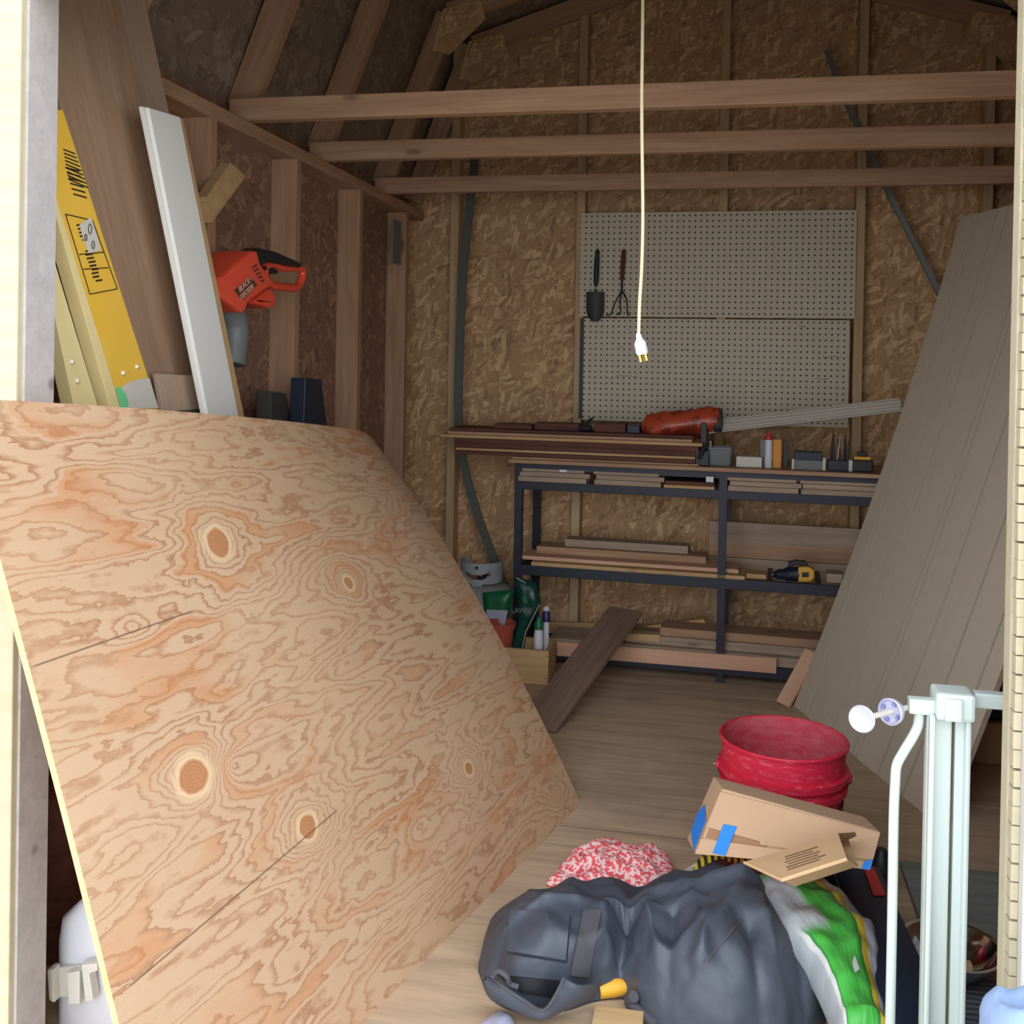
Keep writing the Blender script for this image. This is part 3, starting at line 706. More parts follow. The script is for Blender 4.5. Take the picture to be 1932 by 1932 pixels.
# worktop and the boards on it
rb('worktop', 960, 1735, 862, 869, -.03, .40, M['spf'], zb=lvT+.001, label='long thin wooden worktop board on the black rack', cat='worktop', bevel=.001)
zc = lvT+.001+abs(PR(960,862,-.03).z-PR(960,869,-.03).z)
stack = [(966,1318,.008,'spf',-.01,.30,'brown board at the bottom of the plank stack, directly on the worktop'),
         (858,1312,.016,'redboard',0,.26,'dark brown board second from the bottom of the plank stack'),
         (860,1312,.010,'spf_pale',.005,.25,'pale edged board in the lower half of the plank stack'),
         (858,1316,.019,'redboard',.01,.25,'thick dark red board above the lower pale edged one'),
         (858,1318,.022,'redboard',.0,.25,'dark red board under the long pale edged one'),
         (830,1325,.013,'spf_pale',-.01,.26,'longest pale edged board, sticking out furthest left from the plank stack'),
         (845,1306,.012,'spf',.0,.24,'brown board on the long pale edged board'),
         (846,1308,.012,'redboard',.02,.22,'topmost dark red board of the plank stack')]
for i, (x0, x1, th, m, off, dp, lab) in enumerate(stack):
    a = PR(x0, 830, off)+NR*dp/2; b = PR(x1, 830, off)+NR*dp/2; a.z = b.z = zc+th/2+.0005; zc += th+.001
    board('stack_plank', a, b, dp, th, (0,0,1), M[m], label=lab, cat='plank', group='plank stack on the worktop')
def on(z, px, off): 
    p = PR(px, 800, off); p.z = z; return p
zs = zc
for x0, x1, h, off, m, lab, nm in ((932,1003,.022,.05,'redboard','low dark red offcut at the left on top of the plank stack','wood_offcut'),
                           (1008,1092,.030,.07,'redboard','middle dark red offcut on top of the plank stack','wood_offcut'),
                           (1122,1180,.036,.06,'redboard','dark red block beside the orange bag on the plank stack','wood_offcut'),
                           (1183,1207,.034,.05,'navy','small dark navy box touching the orange bag on the plank stack','small_box')):
    a = on(zs+h/2, x0, off)+NR*.05; b = on(zs+h/2, x1, off)+NR*.05
    board(nm, a, b, .10, h, (0,0,1), M[m], bevel=.003, label=lab, cat='box' if nm == 'small_box' else 'offcut')
# small black tool with a raised lever
tl = thing('clamp_tool', on(zs, 1102, .05), 'small black clamp tool with raised lever on the plank stack below the trowel', 'clamp')
bm = nb(); a = on(zs+.014, 1092, .05); b = on(zs+.014, 1116, .05); tube(bm, [a, b], .014, 8); obj('clamp_body', bm, M['black'], tl, bevel=.002)
bm = nb(); tube(bm, [on(zs+.02, 1103, .05), on(zs+.045, 1112, .05), on(zs+.062, 1119, .05)], [.012,.008,.003], 8); obj('lever', bm, M['black'], tl)
# orange bag
t = NT('orange_bag_film', 0.35); v = t.coord(); n_ = t.noise(v, 18, 4)
t.bump(t.noise(v, 40, 4), .5, .006); M['orangebag'] = t.col(t.mix(t.step(n_, .5, .62), srgb(186,76,46), srgb(136,50,34)))
zs2 = zs+.03
ob = obj('plastic_bag', pillow_strip([on(zs+.020,1210,.07), on(zs+.034,1250,.08), on(zs+.044,1300,.09), on(zs+.060,1345,.09), on(zs+.062,1358,.09)], [.03,.10,.12,.11,.10], .085, fold=.012, fs=26, seed=3, tilt=.5), M['orangebag'], smooth=True, label='crumpled orange plastic bag lying on the plank stack before the pegboard', cat='bag')
obj('bag_end', pillow_strip([on(zs+.060,1346,.085), on(zs+.060,1364,.085)], [.10,.07], .088, fold=.006, fs=30, tilt=.5), M['darkgrey'], ob, smooth=True, label='dark rolled end')
# long grey profiled strip
a = PR(1337,807,.10); b = PR(1700,765,.02); mt = frame_M(a, b, V((0,-1,.25))); L = (b-a).length
bm = nb(); prof = [(-.026,0),(-.026,.012),(-.020,.012),(-.016,.007),(-.008,.007),(-.004,.012),(.006,.012),(.010,.007),(.018,.007),(.022,.015),(.027,.015),(.027,0)]
prism(bm, [V((-L/2, y, z)) for y, z in prof], (L,0,0)); obj('trim_strip', bm, M['trim_grey'], None, mt, label='long grey profiled trim strip sloping up to the right over the worktop', cat='trim strip')
# things on the right of the worktop
wz = lvT+.001+abs(PR(960,862,-.03).z-PR(960,869,-.03).z)+.0008
def wbox(name, x0, x1, ytop, off, dp, mat, lab=None, cat=None, parent=None, z0=None, bev=.003, **kw):
    z0 = wz if z0 is None else z0
    a = PR(x0, ytop, off); b = PR(x1, ytop, off); h = max(.004, a.z-z0); 
    A = a+NR*dp/2; B = b+NR*dp/2; A.z = B.z = z0+h/2
    return board(name, A, B, dp, h, (0,0,1), M[mat], parent, bevel=bev, label=lab, cat=cat, **kw)
bc = thing('bar_clamp', on(wz, 1326, .0), 'black bar clamp standing at the right end of the plank stack', 'clamp')
wbox('clamp_bar', 1322, 1334, 797, .03, .03, 'black', parent=bc); wbox('clamp_jaw', 1312, 1338, 850, .0, .03, 'black', parent=bc, z0=wz+.001)
bm = nb(); tube(bm, [on(wz+.03,1320,-.01), on(wz+.09,1332,-.01)], .009, 8); obj('clamp_handle', bm, M['black'], bc)
# grey tub (tapered, hollow)
tbm = nb(); c0 = on(wz, 1360, .07); rr_ = PR(1385,860,.07); w_ = (PR(1385,860,.07)-PR(1335,860,.07)).length/2; h_ = PR(1360,843,.07).z-wz
def ring(k, z, inner=0): return [c0+TR*(sx*(w_*k-inner))+NR*(sy*(.05*k-inner))+V((0,0,z)) for sx, sy in ((-1,-.75),(-.85,-1),(.85,-1),(1,-.75),(1,.75),(.85,1),(-.85,1),(-1,.75))]
rings = [ring(.80,0), ring(.84,.006), ring(.97,h_*.9), ring(1.0,h_*.92), ring(1.0,h_), ring(.94,h_), ring(.78,.008)]
vs = [[tbm.verts.new(p) for p in r] for r in rings]
for a_, b_ in zip(vs, vs[1:]):
    for i in range(8): tbm.faces.new((a_[i], a_[(i+1)%8], b_[(i+1)%8], b_[i]))
tbm.faces.new(vs[0]); tbm.faces.new(vs[-1])
tub = obj('plastic_tub', tbm, M['grey'], label='small grey plastic tub on the worktop under the grey strip', cat='tub')
bm = nb(); p = c0+TR*(-w_*.75); tube(bm, [p+V((0,0,.01)), p+V((0,-.0,h_+.022))], .004, 8); obj('marker_pen', bm, M['offwhite'], label='thin pale pen standing in the small grey tub', cat='pen')
wbox('white_strip', 1389, 1438, 861, .03, .05, 'offwhite', 'flat white strip lying on the worktop beside the grey tub', 'strip')
wbox('grey_box', 1434, 1446, 829, .08, .04, 'grey', 'narrow grey box standing behind the white and red tube', 'box')
ct = thing('caulk_tube', on(wz, 1451, .05), 'white tube with red cap standing on the worktop', 'tube')
h_ = PR(1451,828,.05).z-wz
bm = nb(); lathe(bm, [(.014,0),(.0155,.003),(.0155,h_-.004),(.014,h_)], on(wz,1451,.05), 20); obj('tube_body', bm, M['white'], ct, smooth=True)
bm = nb(); lathe(bm, [(.016,0),(.016,.016),(.009,.020),(.006,.034),(.006,.036)], on(wz+h_-.004,1451,.05), 20); obj('red_cap', bm, M['red'], ct, smooth=True)
wbox('amber_box', 1459, 1475, 829, .05, .04, 'amber', 'amber yellow box standing beside the white and red tube', 'box')
wbox('dark_canister', 1477, 1487, 832, .08, .03, 'darkgrey', 'slim dark canister right of the amber box', 'canister')
sb = thing('storage_box', on(wz, 1525, .05), 'black box with clear front lying on the worktop', 'box')
wbox('box_body', 1499, 1552, 852, .03, .08, 'navy', parent=sb); wbox('clear_front', 1500, 1552, 868, .026, .004, 'grey', parent=sb, bev=.0005); wbox('end_clip', 1494, 1499, 866, .03, .05, 'offwhite', parent=sb, bev=.001); wbox('end_clip', 1552, 1558, 864, .03, .05, 'offwhite', parent=sb, bev=.001)
hc = thing('tool_holder', on(wz, 1582, .06), 'dark holder of upright hand tools beside the clear fronted box', 'tool holder')
wbox('holder', 1562, 1602, 868, .03, .06, 'navy', parent=hc)
for px, yt, lean_, m in ((1568,812,.01,'black'),(1574,822,-.006,'darkgrey'),(1580,820,.012,'steel'),(1586,828,-.01,'darkgrey'),(1593,820,.004,'black'),(1598,830,.008,'darkgrey')):
    a = PR(px, 868, .055); b = PR(px, yt, .055)+TR*lean_; bm = nb(); tube(bm, [a, a.lerp(b,.6), b], [.006,.005,.002], 8)
    obj('tool_shaft', bm, M[m], hc, label='bright steel shaft' if m == 'steel' else None)
wbox('white_block', 1601, 1609, 868, .03, .03, 'offwhite', 'tiny white block beside the tape measure', 'block')
tm = thing('tape_measure', on(wz, 1627, .05), 'black and yellow tape measure at the right end of the worktop', 'tape measure')
wbox('tape_body', 1609, 1648, 868, .025, .06, 'black', parent=tm, bev=.006)
wbox('yellow_band', 1612, 1643, 861, .03, .05, 'yellowtool', parent=tm, z0=PR(1627,868,.03).z, bev=.003)
wbox('tape_top', 1618, 1636, 853, .035, .04, 'black', parent=tm, z0=PR(1627,861,.03).z, bev=.004)

# short weathered boards lying across the second level, in pairs
for x0, x1, m, n_, lab in ((977,1106,'weathered',2,'left end of the rack'), (1121,1247,'weathered',2,'left of the rack centre'), (1252,1348,'redboard',1,'rack centre post'), (1374,1507,'weathered',2,'right of the rack centre post'), (1512,1680,'weathered',2,'right end of the rack')):
    z = lv2+.0005
    for k in range(3 if n_ == 2 else 2):
        th = (.020,.019,.012)[k] if n_ == 2 else (.013,.014)[k]
        sh = (0, 3, -2)[k]
        a = PR(x0+sh, 900, -.015+.006*k)+NR*.19; b = PR(x1+sh*2-(6 if k == 1 and n_ == 1 else 0), 900, -.015+.006*k)+NR*.19; a.z = b.z = z+th/2
        board('short_board', a, b, .37, th, (0,0,1), M['spf_pale' if (n_ == 1 and k == 0) else m], label=(('bottom','middle','top')[k] if n_ == 2 else ('bottom','top')[k])+f' short board under the worktop, at the {lab}', cat='board', group='short boards under the worktop')
        z += th+.001
    if x0 == 1252:
        zl = z
bm = nb(); a = PR(1332,899,-.022); b = PR(1346,910,-.022); box(bm, (a.x, a.y-.002, b.z), (b.x, a.y, a.z)); obj('paper_tag', bm, M['white'], label='small white tag on the end of the short red board', cat='tag')
bm = nb(); a = PR(1056,886,-.022); b = PR(1069,891,-.022); box(bm, (a.x, a.y-.002, b.z), (b.x, a.y, a.z)); obj('paper_tag', bm, M['white'], label='small white tag on the leftmost short boards', cat='tag')

# middle shelf: long boards
z = lv3+.0005
def sb_(name, x0, x1, off, dp, th, m, lab, z, cat='board', grp='long boards on the middle shelf', right=None):
    a = PR(x0, 1050, off)+NR*dp/2; b = PR(x1, 1050, off)+NR*dp/2; a.z = b.z = z+th/2
    return board(name, a, b, dp, th, (0,0,1), M[m], label=lab, cat=cat, group=grp)
sb_('long_board', 1002, 1406, .0, .16, .015, 'spf_pale', 'pale bottom board on the middle shelf passing behind the centre post', z); 
sb_('long_board', 982, 1394, .03, .16, .016, 'pinkwood', 'pinkish long board second from the bottom on the middle shelf', z+.018)
sb_('timber_beam', 1012, 1332, .10, .12, .030, 'spf', 'thicker brown timber on the middle shelf behind the two long boards', z+.035)
sb_('timber_beam', 1065, 1298, .13, .09, .032, 'weathered', 'topmost greyish timber on the middle shelf', z+.066)
sb_('wood_offcut', 1408, 1446, .04, .09, .018, 'spf_pale', 'small pale offcut with dark knot left of the cordless drill', z+.001, 'offcut', None)
sb_('wood_offcut', 1560, 1590, .06, .09, .035, 'weathered', 'small brown offcut right of the cordless drill', z+.001, 'offcut', None)
# weathered planks against the wall behind the right bay
for k, (yt, yb, m, lab) in enumerate(((983,1022,'weathered','upper'), (1021,1049,'spf','middle'), (1050,1090,'weathered','lower'))):
    rb('wide_plank', 1338, 1640, yt, yb, .30+.0*k, .02, M[m], at=1345, label=f'{lab} of the three planks on edge behind the cordless drill', cat='plank', group='planks on edge behind the drill')
# cordless drill lying on the shelf
dr = thing('cordless_drill', on(lv3, 1500, .03), 'black and yellow cordless drill lying on the middle shelf', 'drill')
dz = lv3+.002; OD = .05
def dp_(px, py): p = PR(px, py, OD); return p
zoff = dz+.028-PR(1478,1085,OD).z
q = lambda px, py, o=0: PR(px, py, OD+o)+V((0,0,0))
bm = nb(); a = q(1458,1084); b = q(1508,1083); d = (b-a); lathe(bm, [(.006,0),(.011,.004),(.017,.016),(.021,.024),(.022,.045),(.028,.052),(.030,d.length)], a, 20, d); obj('chuck_and_gearbox', bm, M['navy'], dr, smooth=True)
bm = nb(); prism(bm, [q(x, y, -.03) for x, y in ((1506,1070),(1528,1070),(1537,1077),(1537,1090),(1530,1098),(1506,1098))], NR*.06); obj('motor_housing', bm, M['yellowtool'], dr, bevel=.006)
bm = nb(); prism(bm, [q(x, y, -.032) for x, y in ((1513,1080),(1526,1080),(1526,1089),(1513,1089))], NR*.002); obj('dark_vent', bm, M['black'], dr)
bm = nb(); prism(bm, [q(x, y, .0) for x, y in ((1486,1072),(1488,1062),(1500,1058),(1520,1060),(1527,1071),(1518,1071),(1512,1066),(1497,1067),(1493,1072))], NR*.035); obj('handle', bm, M['black'], dr, bevel=.004)
bm = nb(); lathe(bm, [(.002,0),(.007,.001),(.007,.006)], q(1457,1084), 12, d); obj('drill_collar', bm, M['steel'], dr, smooth=True)

# lumber low down on the rack
z4 = lv4+.001
def low(name, x0, y0, x1, y1, off, dp, th, m, lab, grp='lumber on the bottom shelf', cat='board'):
    a = PR(x0, y0, off)+NR*dp/2; b = PR(x1, y1, off)+NR*dp/2
    return board(name, a, b, dp, th, (0,0,1), M[m], label=lab, cat=cat, group=grp)
low('bottom_board', 1050, 1224, 1465, 1257, -.012, .012, .060, 'pinkwood', 'smooth pinkish board on edge along the front of the bottom shelf')
a = PR(1060,1237,.06); b = PR(1560,1237,.06)
for k, (x0, x1, yc, th, off, dp, m, lab) in enumerate(((1035,1700,1246,.04,.03,.20,'weathered','grey board lying flat behind the pinkish board on the bottom shelf'),
      (1180,1700,1222,.035,.06,.16,'weathered','greyish board in the middle of the bottom shelf pile'),
      (1245,1700,1198,.034,.07,.14,'spf','brown board on top of the bottom shelf pile'))):
    a = PR(x0, yc, off)+NR*dp/2; b = PR(x1, yc, off)+NR*dp/2; zz = z4+(.0, .045, .085)[k]; zz = [z4, z4+.041, z4+.077][k]
    a.z = b.z = zz+th/2; board('bottom_board', a, b, dp, th, (0,0,1), M[m], label=lab, cat='board', group='lumber on the bottom shelf')
low('bottom_board', 1030, 1184, 1250, 1190, .30, .02, .05, 'spf_pale', 'pale board standing on edge at the back left of the bottom shelf')
low('bottom_board', 1040, 1207, 1330, 1172, .20, .05, .018, 'spf_pale', 'pale thin board tilted across the bottom shelf pile')
low('bottom_board', 1150, 1200, 1246, 1205, .05, .06, .030, 'spf_pale', 'short pale block end left of centre in the bottom shelf pile')

# dark plank sloping from the shelf to the floor
top = PR(1181,1152,-.03); bl_, br_ = PZ(985,1352,.012), PZ(1043,1398,.012)
bot = (PZ(1043,1399,.01)+PZ(985,1350,.01))/2
a_ = V((top.x, top.y, top.z)); 
dirp = (bot-a_); b_ = a_+dirp*1.02
board('dark_plank', a_, bot+V((0,0,.004)), .145, .02, V((0,0,1)), M['darkplank'], bevel=.003, label='dark brown plank sloping from the bottom shelf down to the floor', cat='plank')

# ------------------------------------------------------------------ pine crate and what stands in it
YC = 3.97
cr = thing('pine_crate', (PY(990,1292,YC).x, YC+.1, 0), 'small pine crate on the floor at the left end of the rack', 'crate')
xa, xb = PY(880,1290,YC).x, PY(1034,1290,YC).x; zt = PY(1000,1226,YC).z; dC = .175
bm = nb(); box(bm, (xa, YC, 0.002), (xb, YC+.016, zt)); obj('front_panel', bm, M['spf_pale'], cr, bevel=.002)
bm = nb(); box(bm, (xa, YC+dC, 0.002), (xb, YC+dC+.016, zt)); obj('back_panel', bm, M['spf_pale'], cr, bevel=.002)
for x in (xa, xb-.016):
    bm = nb(); box(bm, (x, YC+.017, 0.002), (x+.016, YC+dC-.001, zt)); obj('side_panel', bm, M['spf_pale'], cr, bevel=.002)
bm = nb(); box(bm, (xa+.017, YC+.017, .002), (xb-.017, YC+dC-.001, .012)); obj('crate_base', bm, M['spf_pale'], cr)
for z in (.03, zt-.02):
    bm = nb(); lathe(bm, [(.003,0),(.003,.002)], (xb-.008, YC-.0015, z), 8, (0,1,0)); obj('screw', bm, M['darkgrey'], cr)
def bag_front(px, py, Y): return PY(px, py, Y)
def upright_bag(name, pts_l, pts_r, Y, th, mat, label, **kw):
    """standing pouch between left and right outlines given bottom to top"""
    nL = 14; L_ = crom([PY(*p, Y) for p in pts_l], 6); R_ = crom([PY(*p, Y) for p in pts_r], 6); n = min(len(L_), len(R_)); bm = nb(); rows = []
    for i in range(n):
        l, r_ = L_[i], R_[i]; t_ = i/(n-1); row = []
        for k in range(2*nL):
            u = k/nL if k < nL else 2-k/nL
            p = l.lerp(r_, u); pr = max(0, 1-(2*u-1)**4)**.5*(min(1, 6*(1-t_))**.5*.95+.05)
            y = -th/2*pr if k < nL else th/2*pr
            p = p+V((0, y, 0))+V((0, -.006*pr*nz(p, 30, 2), 0)) if k < nL else p+V((0, y, 0))
            row.append(bm.verts.new(p))
        rows.append(row)
    m = 2*nL
    for a, b in zip(rows, rows[1:]):
        for k in range(m): bm.faces.new((a[k], a[(k+1)%m], b[(k+1)%m], b[k]))
    bm.faces.new(rows[0]); bm.faces.new(rows[-1]); return obj(name, bm, mat, label=label, smooth=True, **kw)
M['bagdark'] = plain('dark_green_film', (14,66,56), .35, bump=.4); M['baggreen'] = plain('mid_green_film', (18,96,58), .35, bump=.4)
lb = upright_bag('lawn_food_bag', [(958,1240),(962,1215),(975,1180),(978,1140),(972,1088)], [(986,1240),(990,1215),(1000,1175),(1020,1140),(1012,1100)], 4.10, .06, M['bagdark'], 'tall dark green lawn product bag standing in the pine crate', cat='bag')
a = PY(983,1152,4.062); text('bag_lettering', 'LAWN', .027, quadM(a, V((1,0,.12)), V((-.15,0,1))), M['grey'], lb, bold=.0006)
bm = nb(); tube(bm, [PY(985,1222,4.066), PY(992,1192,4.066), PY(999,1178,4.066), PY(1018,1140,4.07)], .0018, 6); obj('white_piping', bm, M['offwhite'], lb)
bm = nb(); tube(bm, [PY(974,1090,4.07), PY(992,1100,4.07)], .0018, 6); obj('torn_edge', bm, M['offwhite'], lb)
bm = nb(); prism(bm, [PY(x, y, 4.062) for x, y in ((986,1130),(990,1120),(997,1138),(988,1138))], (0,.001,0)); obj('yellow_green_leaf', bm, M['green'], lb)
sbg = upright_bag('seed_bag', [(915,1240),(918,1200),(914,1160),(910,1118)], [(950,1240),(955,1200),(963,1150),(970,1112)], 4.13, .05, M['baggreen'], 'green and white bag behind the terracotta pot in the crate', cat='bag')
bm = nb(); prism(bm, [PY(x, y, 4.098) for x, y in ((918,1150),(958,1152),(950,1190),(918,1190))], (0,.001,0)); obj('white_panel', bm, M['gateplastic'], sbg)
tp = thing('flower_pot', (PY(948,1200,4.05).x, 4.05, 0), 'terracotta flower pot standing in the crate next to the plywood sheet', 'flower pot')
c0 = PY(945,1225,4.05); z1 = PY(945,1173,4.05).z; c0.z = .014
bm = nb(); lathe(bm, [(.035,0),(.052,z1-.04),(.058,z1-.04),(.060,z1-.014),(.054,z1-.014),(.048,z1-.05)], c0, 28); obj('pot', bm, M['terra'], tp, smooth=True)
bm = nb(); box(bm, PY(903,1130,4.12), PY(915,1150,4.14)); bm.free()
def bottle(name, px, ytop, ycap, Y, r, cap, label, capm, cat='bottle'):
    p = PY(px, 1200, Y); p.z = .014; zc_ = PY(px, ycap, Y).z-.014; zt_ = PY(px, ytop, Y).z-.014
    th = thing(name, p, label, cat)
    bm = nb(); lathe(bm, [(r*.9,0),(r,.005),(r,zc_-.02),(r*.85,zc_-.006),(r*.6,zc_)], p, 20); obj('bottle_body', bm, M['white'], th, smooth=True)
    bm = nb(); lathe(bm, [(cap,0),(cap,(zt_-zc_)*.55),(cap*.6,(zt_-zc_)*.75),(cap*.5,(zt_-zc_))], p+V((0,0,zc_)), 20); obj('cap', bm, M[capm], th, smooth=True)
    return th, p, zc_, zt_
bottle('squeeze_bottle', 1016, 1164, 1187, 4.04, .019, .017, 'white bottle with green cap standing in the crate', 'green')
th, p, zc_, zt_ = bottle('spray_can', 1030, 1146, 1172, 4.10, .013, .016, 'tall white can with navy cap at the crate corner', 'purple')
bm = nb(); lathe(bm, [(.013,0),(.014,.008),(.008,.016),(.001,.018)], p+V((0,0,zt_-.012)), 16); obj('white_tip', bm, M['white'], th, smooth=True)
# gas cylinder behind
YT = 4.42; tc = PY(908,1120,YT); zT_ = PY(908,1056,YT).z
pt = thing('gas_cylinder', (tc.x, YT, 0), 'pale grey gas cylinder with open collar behind the crate', 'gas cylinder')
bm = nb(); lathe(bm, [(.10,.0),(.10,.025),(.115,.03),(.148,.06),(.155,.09),(.155,zT_-.17),(.14,zT_-.13),(.10,zT_-.105),(.04,zT_-.10),(.001,zT_-.098)], (tc.x, YT, 0), 40); obj('cylinder_body', bm, M['tank'], pt, smooth=True)
# collar: curved plate with a smile-shaped hand hole, facing the door
def collar_bm():
    bm = nb(); R = .095; us = 37; rows = []
    z0, z1 = zT_-.10, zT_
    hole = lambda a, z: abs(a) < .62 and (z0+.028+.02*(a/.62)**2) < z < (z0+.050+.016*(abs(a)/.62)**2)
    NA, NZ = 72, 20
    g = {}
    for i in range(NA+1):
        a = -2.3+4.6*i/NA
        for j in range(NZ+1):
            z = z0+(z1-z0)*j/NZ
            for s, rr2 in ((0, R), (1, R-.004)):
                g[i,j,s] = bm.verts.new((tc.x+rr2*math.sin(a), YT-rr2*math.cos(a), z))
    keep = {}
    for i in range(NA):
        for j in range(NZ):
            a = -2.3+4.6*(i+.5)/NA; z = z0+(z1-z0)*(j+.5)/NZ
            keep[i,j] = not hole(a, z) and not (abs(a) > .25 and z < z0+.012)
    for (i, j), k in keep.items():
        if not k: continue
        bm.faces.new((g[i,j,0], g[i+1,j,0], g[i+1,j+1,0], g[i,j+1,0])); bm.faces.new((g[i,j,1], g[i,j+1,1], g[i+1,j+1,1], g[i+1,j,1]))
        for di, dj, e in ((-1,0,((i,j),(i,j+1))), (1,0,((i+1,j+1),(i+1,j))), (0,-1,((i+1,j),(i,j))), (0,1,((i,j+1),(i+1,j+1)))):
            if not keep.get((i+di, j+dj), False): bm.faces.new((g[e[0]+(0,)], g[e[0]+(1,)], g[e[1]+(1,)], g[e[1]+(0,)]))
    bmesh.ops.delete(bm, geom=[v for v in bm.verts if not v.link_faces], context='VERTS'); return bm
obj('collar', collar_bm(), M['tank'], pt, smooth=True)
bm = nb(); lathe(bm, [(.007,0),(.007,.0015)], (tc.x, YT-.0965, zT_-.018), 14, (0,1,0)); obj('collar_hole', bm, M['black'], pt)
bm = nb(); lathe(bm, [(.02,0),(.02,.03),(.028,.032),(.028,.045),(.012,.05)], (tc.x, YT, zT_-.10), 16); obj('valve', bm, M['darkgrey'], pt, smooth=True)

# ------------------------------------------------------------------ grooved siding panel at the right
b0 = PZ(1497,1331); b1 = PZ(1775,1562)
u_ = (P(1812,410,3.92)-b0); Lp = u_.length; u_.normalize()
def panel(s, v):
    p = b0.lerp(b1, s)+u_*Lp*v*1.0
    n = (b1-b0).cross(u_).normalized(); n = n if n.x < 0 else -n
    g = 0
    for c_ in GR:
        if abs(s-c_) < .0046: g = -.012
    return p+n*(g - .03*4*v*(1-v))
us = sorted(set([0,1]+[round(i/24,4) for i in range(25)]+[round(c_+d_, 4) for c_ in GR for d_ in (-.0051,-.0044,.0044,.0051)]))
n_p = (b1-b0).cross(u_).normalized(); n_p = n_p if n_p.x < 0 else -n_p
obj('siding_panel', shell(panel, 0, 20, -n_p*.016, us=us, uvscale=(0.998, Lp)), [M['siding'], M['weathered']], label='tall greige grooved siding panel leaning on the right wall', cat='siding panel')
bm = nb(); lathe(bm, [(.006,0),(.006,.001)], panel(.93,.27)+n_p*.003, 10, n_p); obj('nail_hole', bm, M['mark'], COL.objects['siding_panel'])
board('pink_offcut', PZ(1477,1330,.006)+V((-.0,-.0,.0)), P(1532,1230,3.90), .055, .015, V((-.5,-.8,.3)), M['pinkwood'], label='narrow pinkish board leaning beside the foot of the grooved panel', cat='board')

# ------------------------------------------------------------------ red bucket
bz = .37; bcx = PZ(1478,1389,bz); R0 = .150
bk = thing('bucket', (bcx.x, bcx.y, 0), 'red plastic bucket standing behind the cardboard box', 'bucket')
bm = nb(); lathe(bm, [(.128,0.0),(.131,.003),(.139,bz-.130),(.1395,bz-.115),(.151,bz-.113),(.152,bz-.100),(.143,bz-.098),(.144,bz-.084),(.1545,bz-.082),(.1555,bz-.066),(.145,bz-.064),(.147,bz-.010),(.153,bz-.008),(.1545,bz-.003),(.152,bz),(.148,bz),(.1475,bz-.003)], (bcx.x, bcx.y, 0), 72, cap=False)
obj('outer_wall', bm, M['bucket'], bk, smooth=True)
bm = nb(); lathe(bm, [(.1475,bz-.003),(.140,bz-.10),(.125,.006),(.001,.005)], (bcx.x, bcx.y, 0), 72, cap=False); obj('inner_wall', bm, M['bucket_in'], bk, smooth=True)
bm = nb(); lathe(bm, [(.001,.001),(.128,.001)], (bcx.x, bcx.y, 0), 72, cap=False); obj('bucket_base', bm, M['bucket'], bk)
bm = nb(); n_ = 40; 
a0 = -1.35; a1 = .35
for i in range(n_):
    A0 = a0+(a1-a0)*i/n_; A1 = a0+(a1-a0)*(i+1)/n_
    f = lambda A, z: V((bcx.x+(.1332+.0093*z/.24+.0006)*math.cos(A), bcx.y+(.1332+.0093*z/.24+.0006)*math.sin(A), z))
    v4 = [bm.verts.new(p) for p in (f(A0,.05), f(A1,.05), f(A1,bz-.138), f(A0,bz-.138))]; bm.faces.new(v4)
bmesh.ops.remove_doubles(bm, verts=bm.verts, dist=1e-5); obj('navy_print', bm, M['navy'], bk, label='dark navy printed area')
ang = -.05; 
for s in (0, PI):
    c_ = V((bcx.x+.150*math.cos(ang+s), bcx.y+.150*math.sin(ang+s), bz-.085)); bm = nb(); lathe(bm, [(.014,0),(.012,.008),(.004,.012)], c_, 16, (math.cos(ang+s), math.sin(ang+s), 0)); obj('handle_lug', bm, M['bucket'], bk, smooth=True)
bm = nb(); hp = []
for i in range(33):
    a = PI*i/32; x = math.cos(a)*.163; w2 = math.sin(a)*.150
    hp.append(V((bcx.x+x*math.cos(ang)-(w2)*math.sin(ang)*-1*-1, bcx.y+x*math.sin(ang)+w2*1.08, bz-.085-.085*math.sin(a)-(.03 if 2 < i < 30 else 0)*math.sin(a))))
tube(bm, hp, .0022, 8); obj('wire_handle', bm, M['galv'], bk, smooth=True)

# ------------------------------------------------------------------ cardboard boxes
B = P(1363,1488,2.22); D = P(1662,1570,2.04); A = B+V((-.008,.075,.004)); 
A = P(1346,1465,2.31); Cc = P(1632,1541,2.13); E = P(1643,1641,2.02); Fq = P(1312,1612,2.20); G = P(1296,1583,2.29)
Hh = E+(Cc-D)
bx1 = thing('cardboard_box', (Fq+E)/2, 'larger cardboard box with blue tape resting against the red bucket', 'cardboard box')
Fq2 = Fq; 
bm = nb(); hexa(bm, [B, D, E, Fq2, A, Cc, Hh, G]); obj('box_body', bm, M['cardboard'], bx1, bevel=.003)
# lower flap over a recessed slot
def face_pt(u, v, o=0.0):   # u along B->D, v down to F
    p = (B.lerp(D, u)).lerp(Fq2.lerp(E, u), v); n = (D-B).cross(Fq2-B).normalized(); n = n if n.y < 0 else -n; return p+n*o
def fpatch(name, uv, o0, o1, mat, parent, **kw):
    bm = nb(); a = [face_pt(u, v, o0) for u, v in uv]; b = [face_pt(u, v, o1) for u, v in uv]
    va = [bm.verts.new(p) for p in a]; vb = [bm.verts.new(p) for p in b]; n = len(va)
    bm.faces.new(va); bm.faces.new(list(reversed(vb)))
    for i in range(n): bm.faces.new((va[i], va[(i+1)%n], vb[(i+1)%n], vb[i]))
    return obj(name, bm, mat, parent, **kw)
fpatch('slot', ((.02,.60),(.40,.70),(.40,.78),(.02,.74)), .0005, .0018, M['cardin'], bx1, label='darker brown recessed slot')
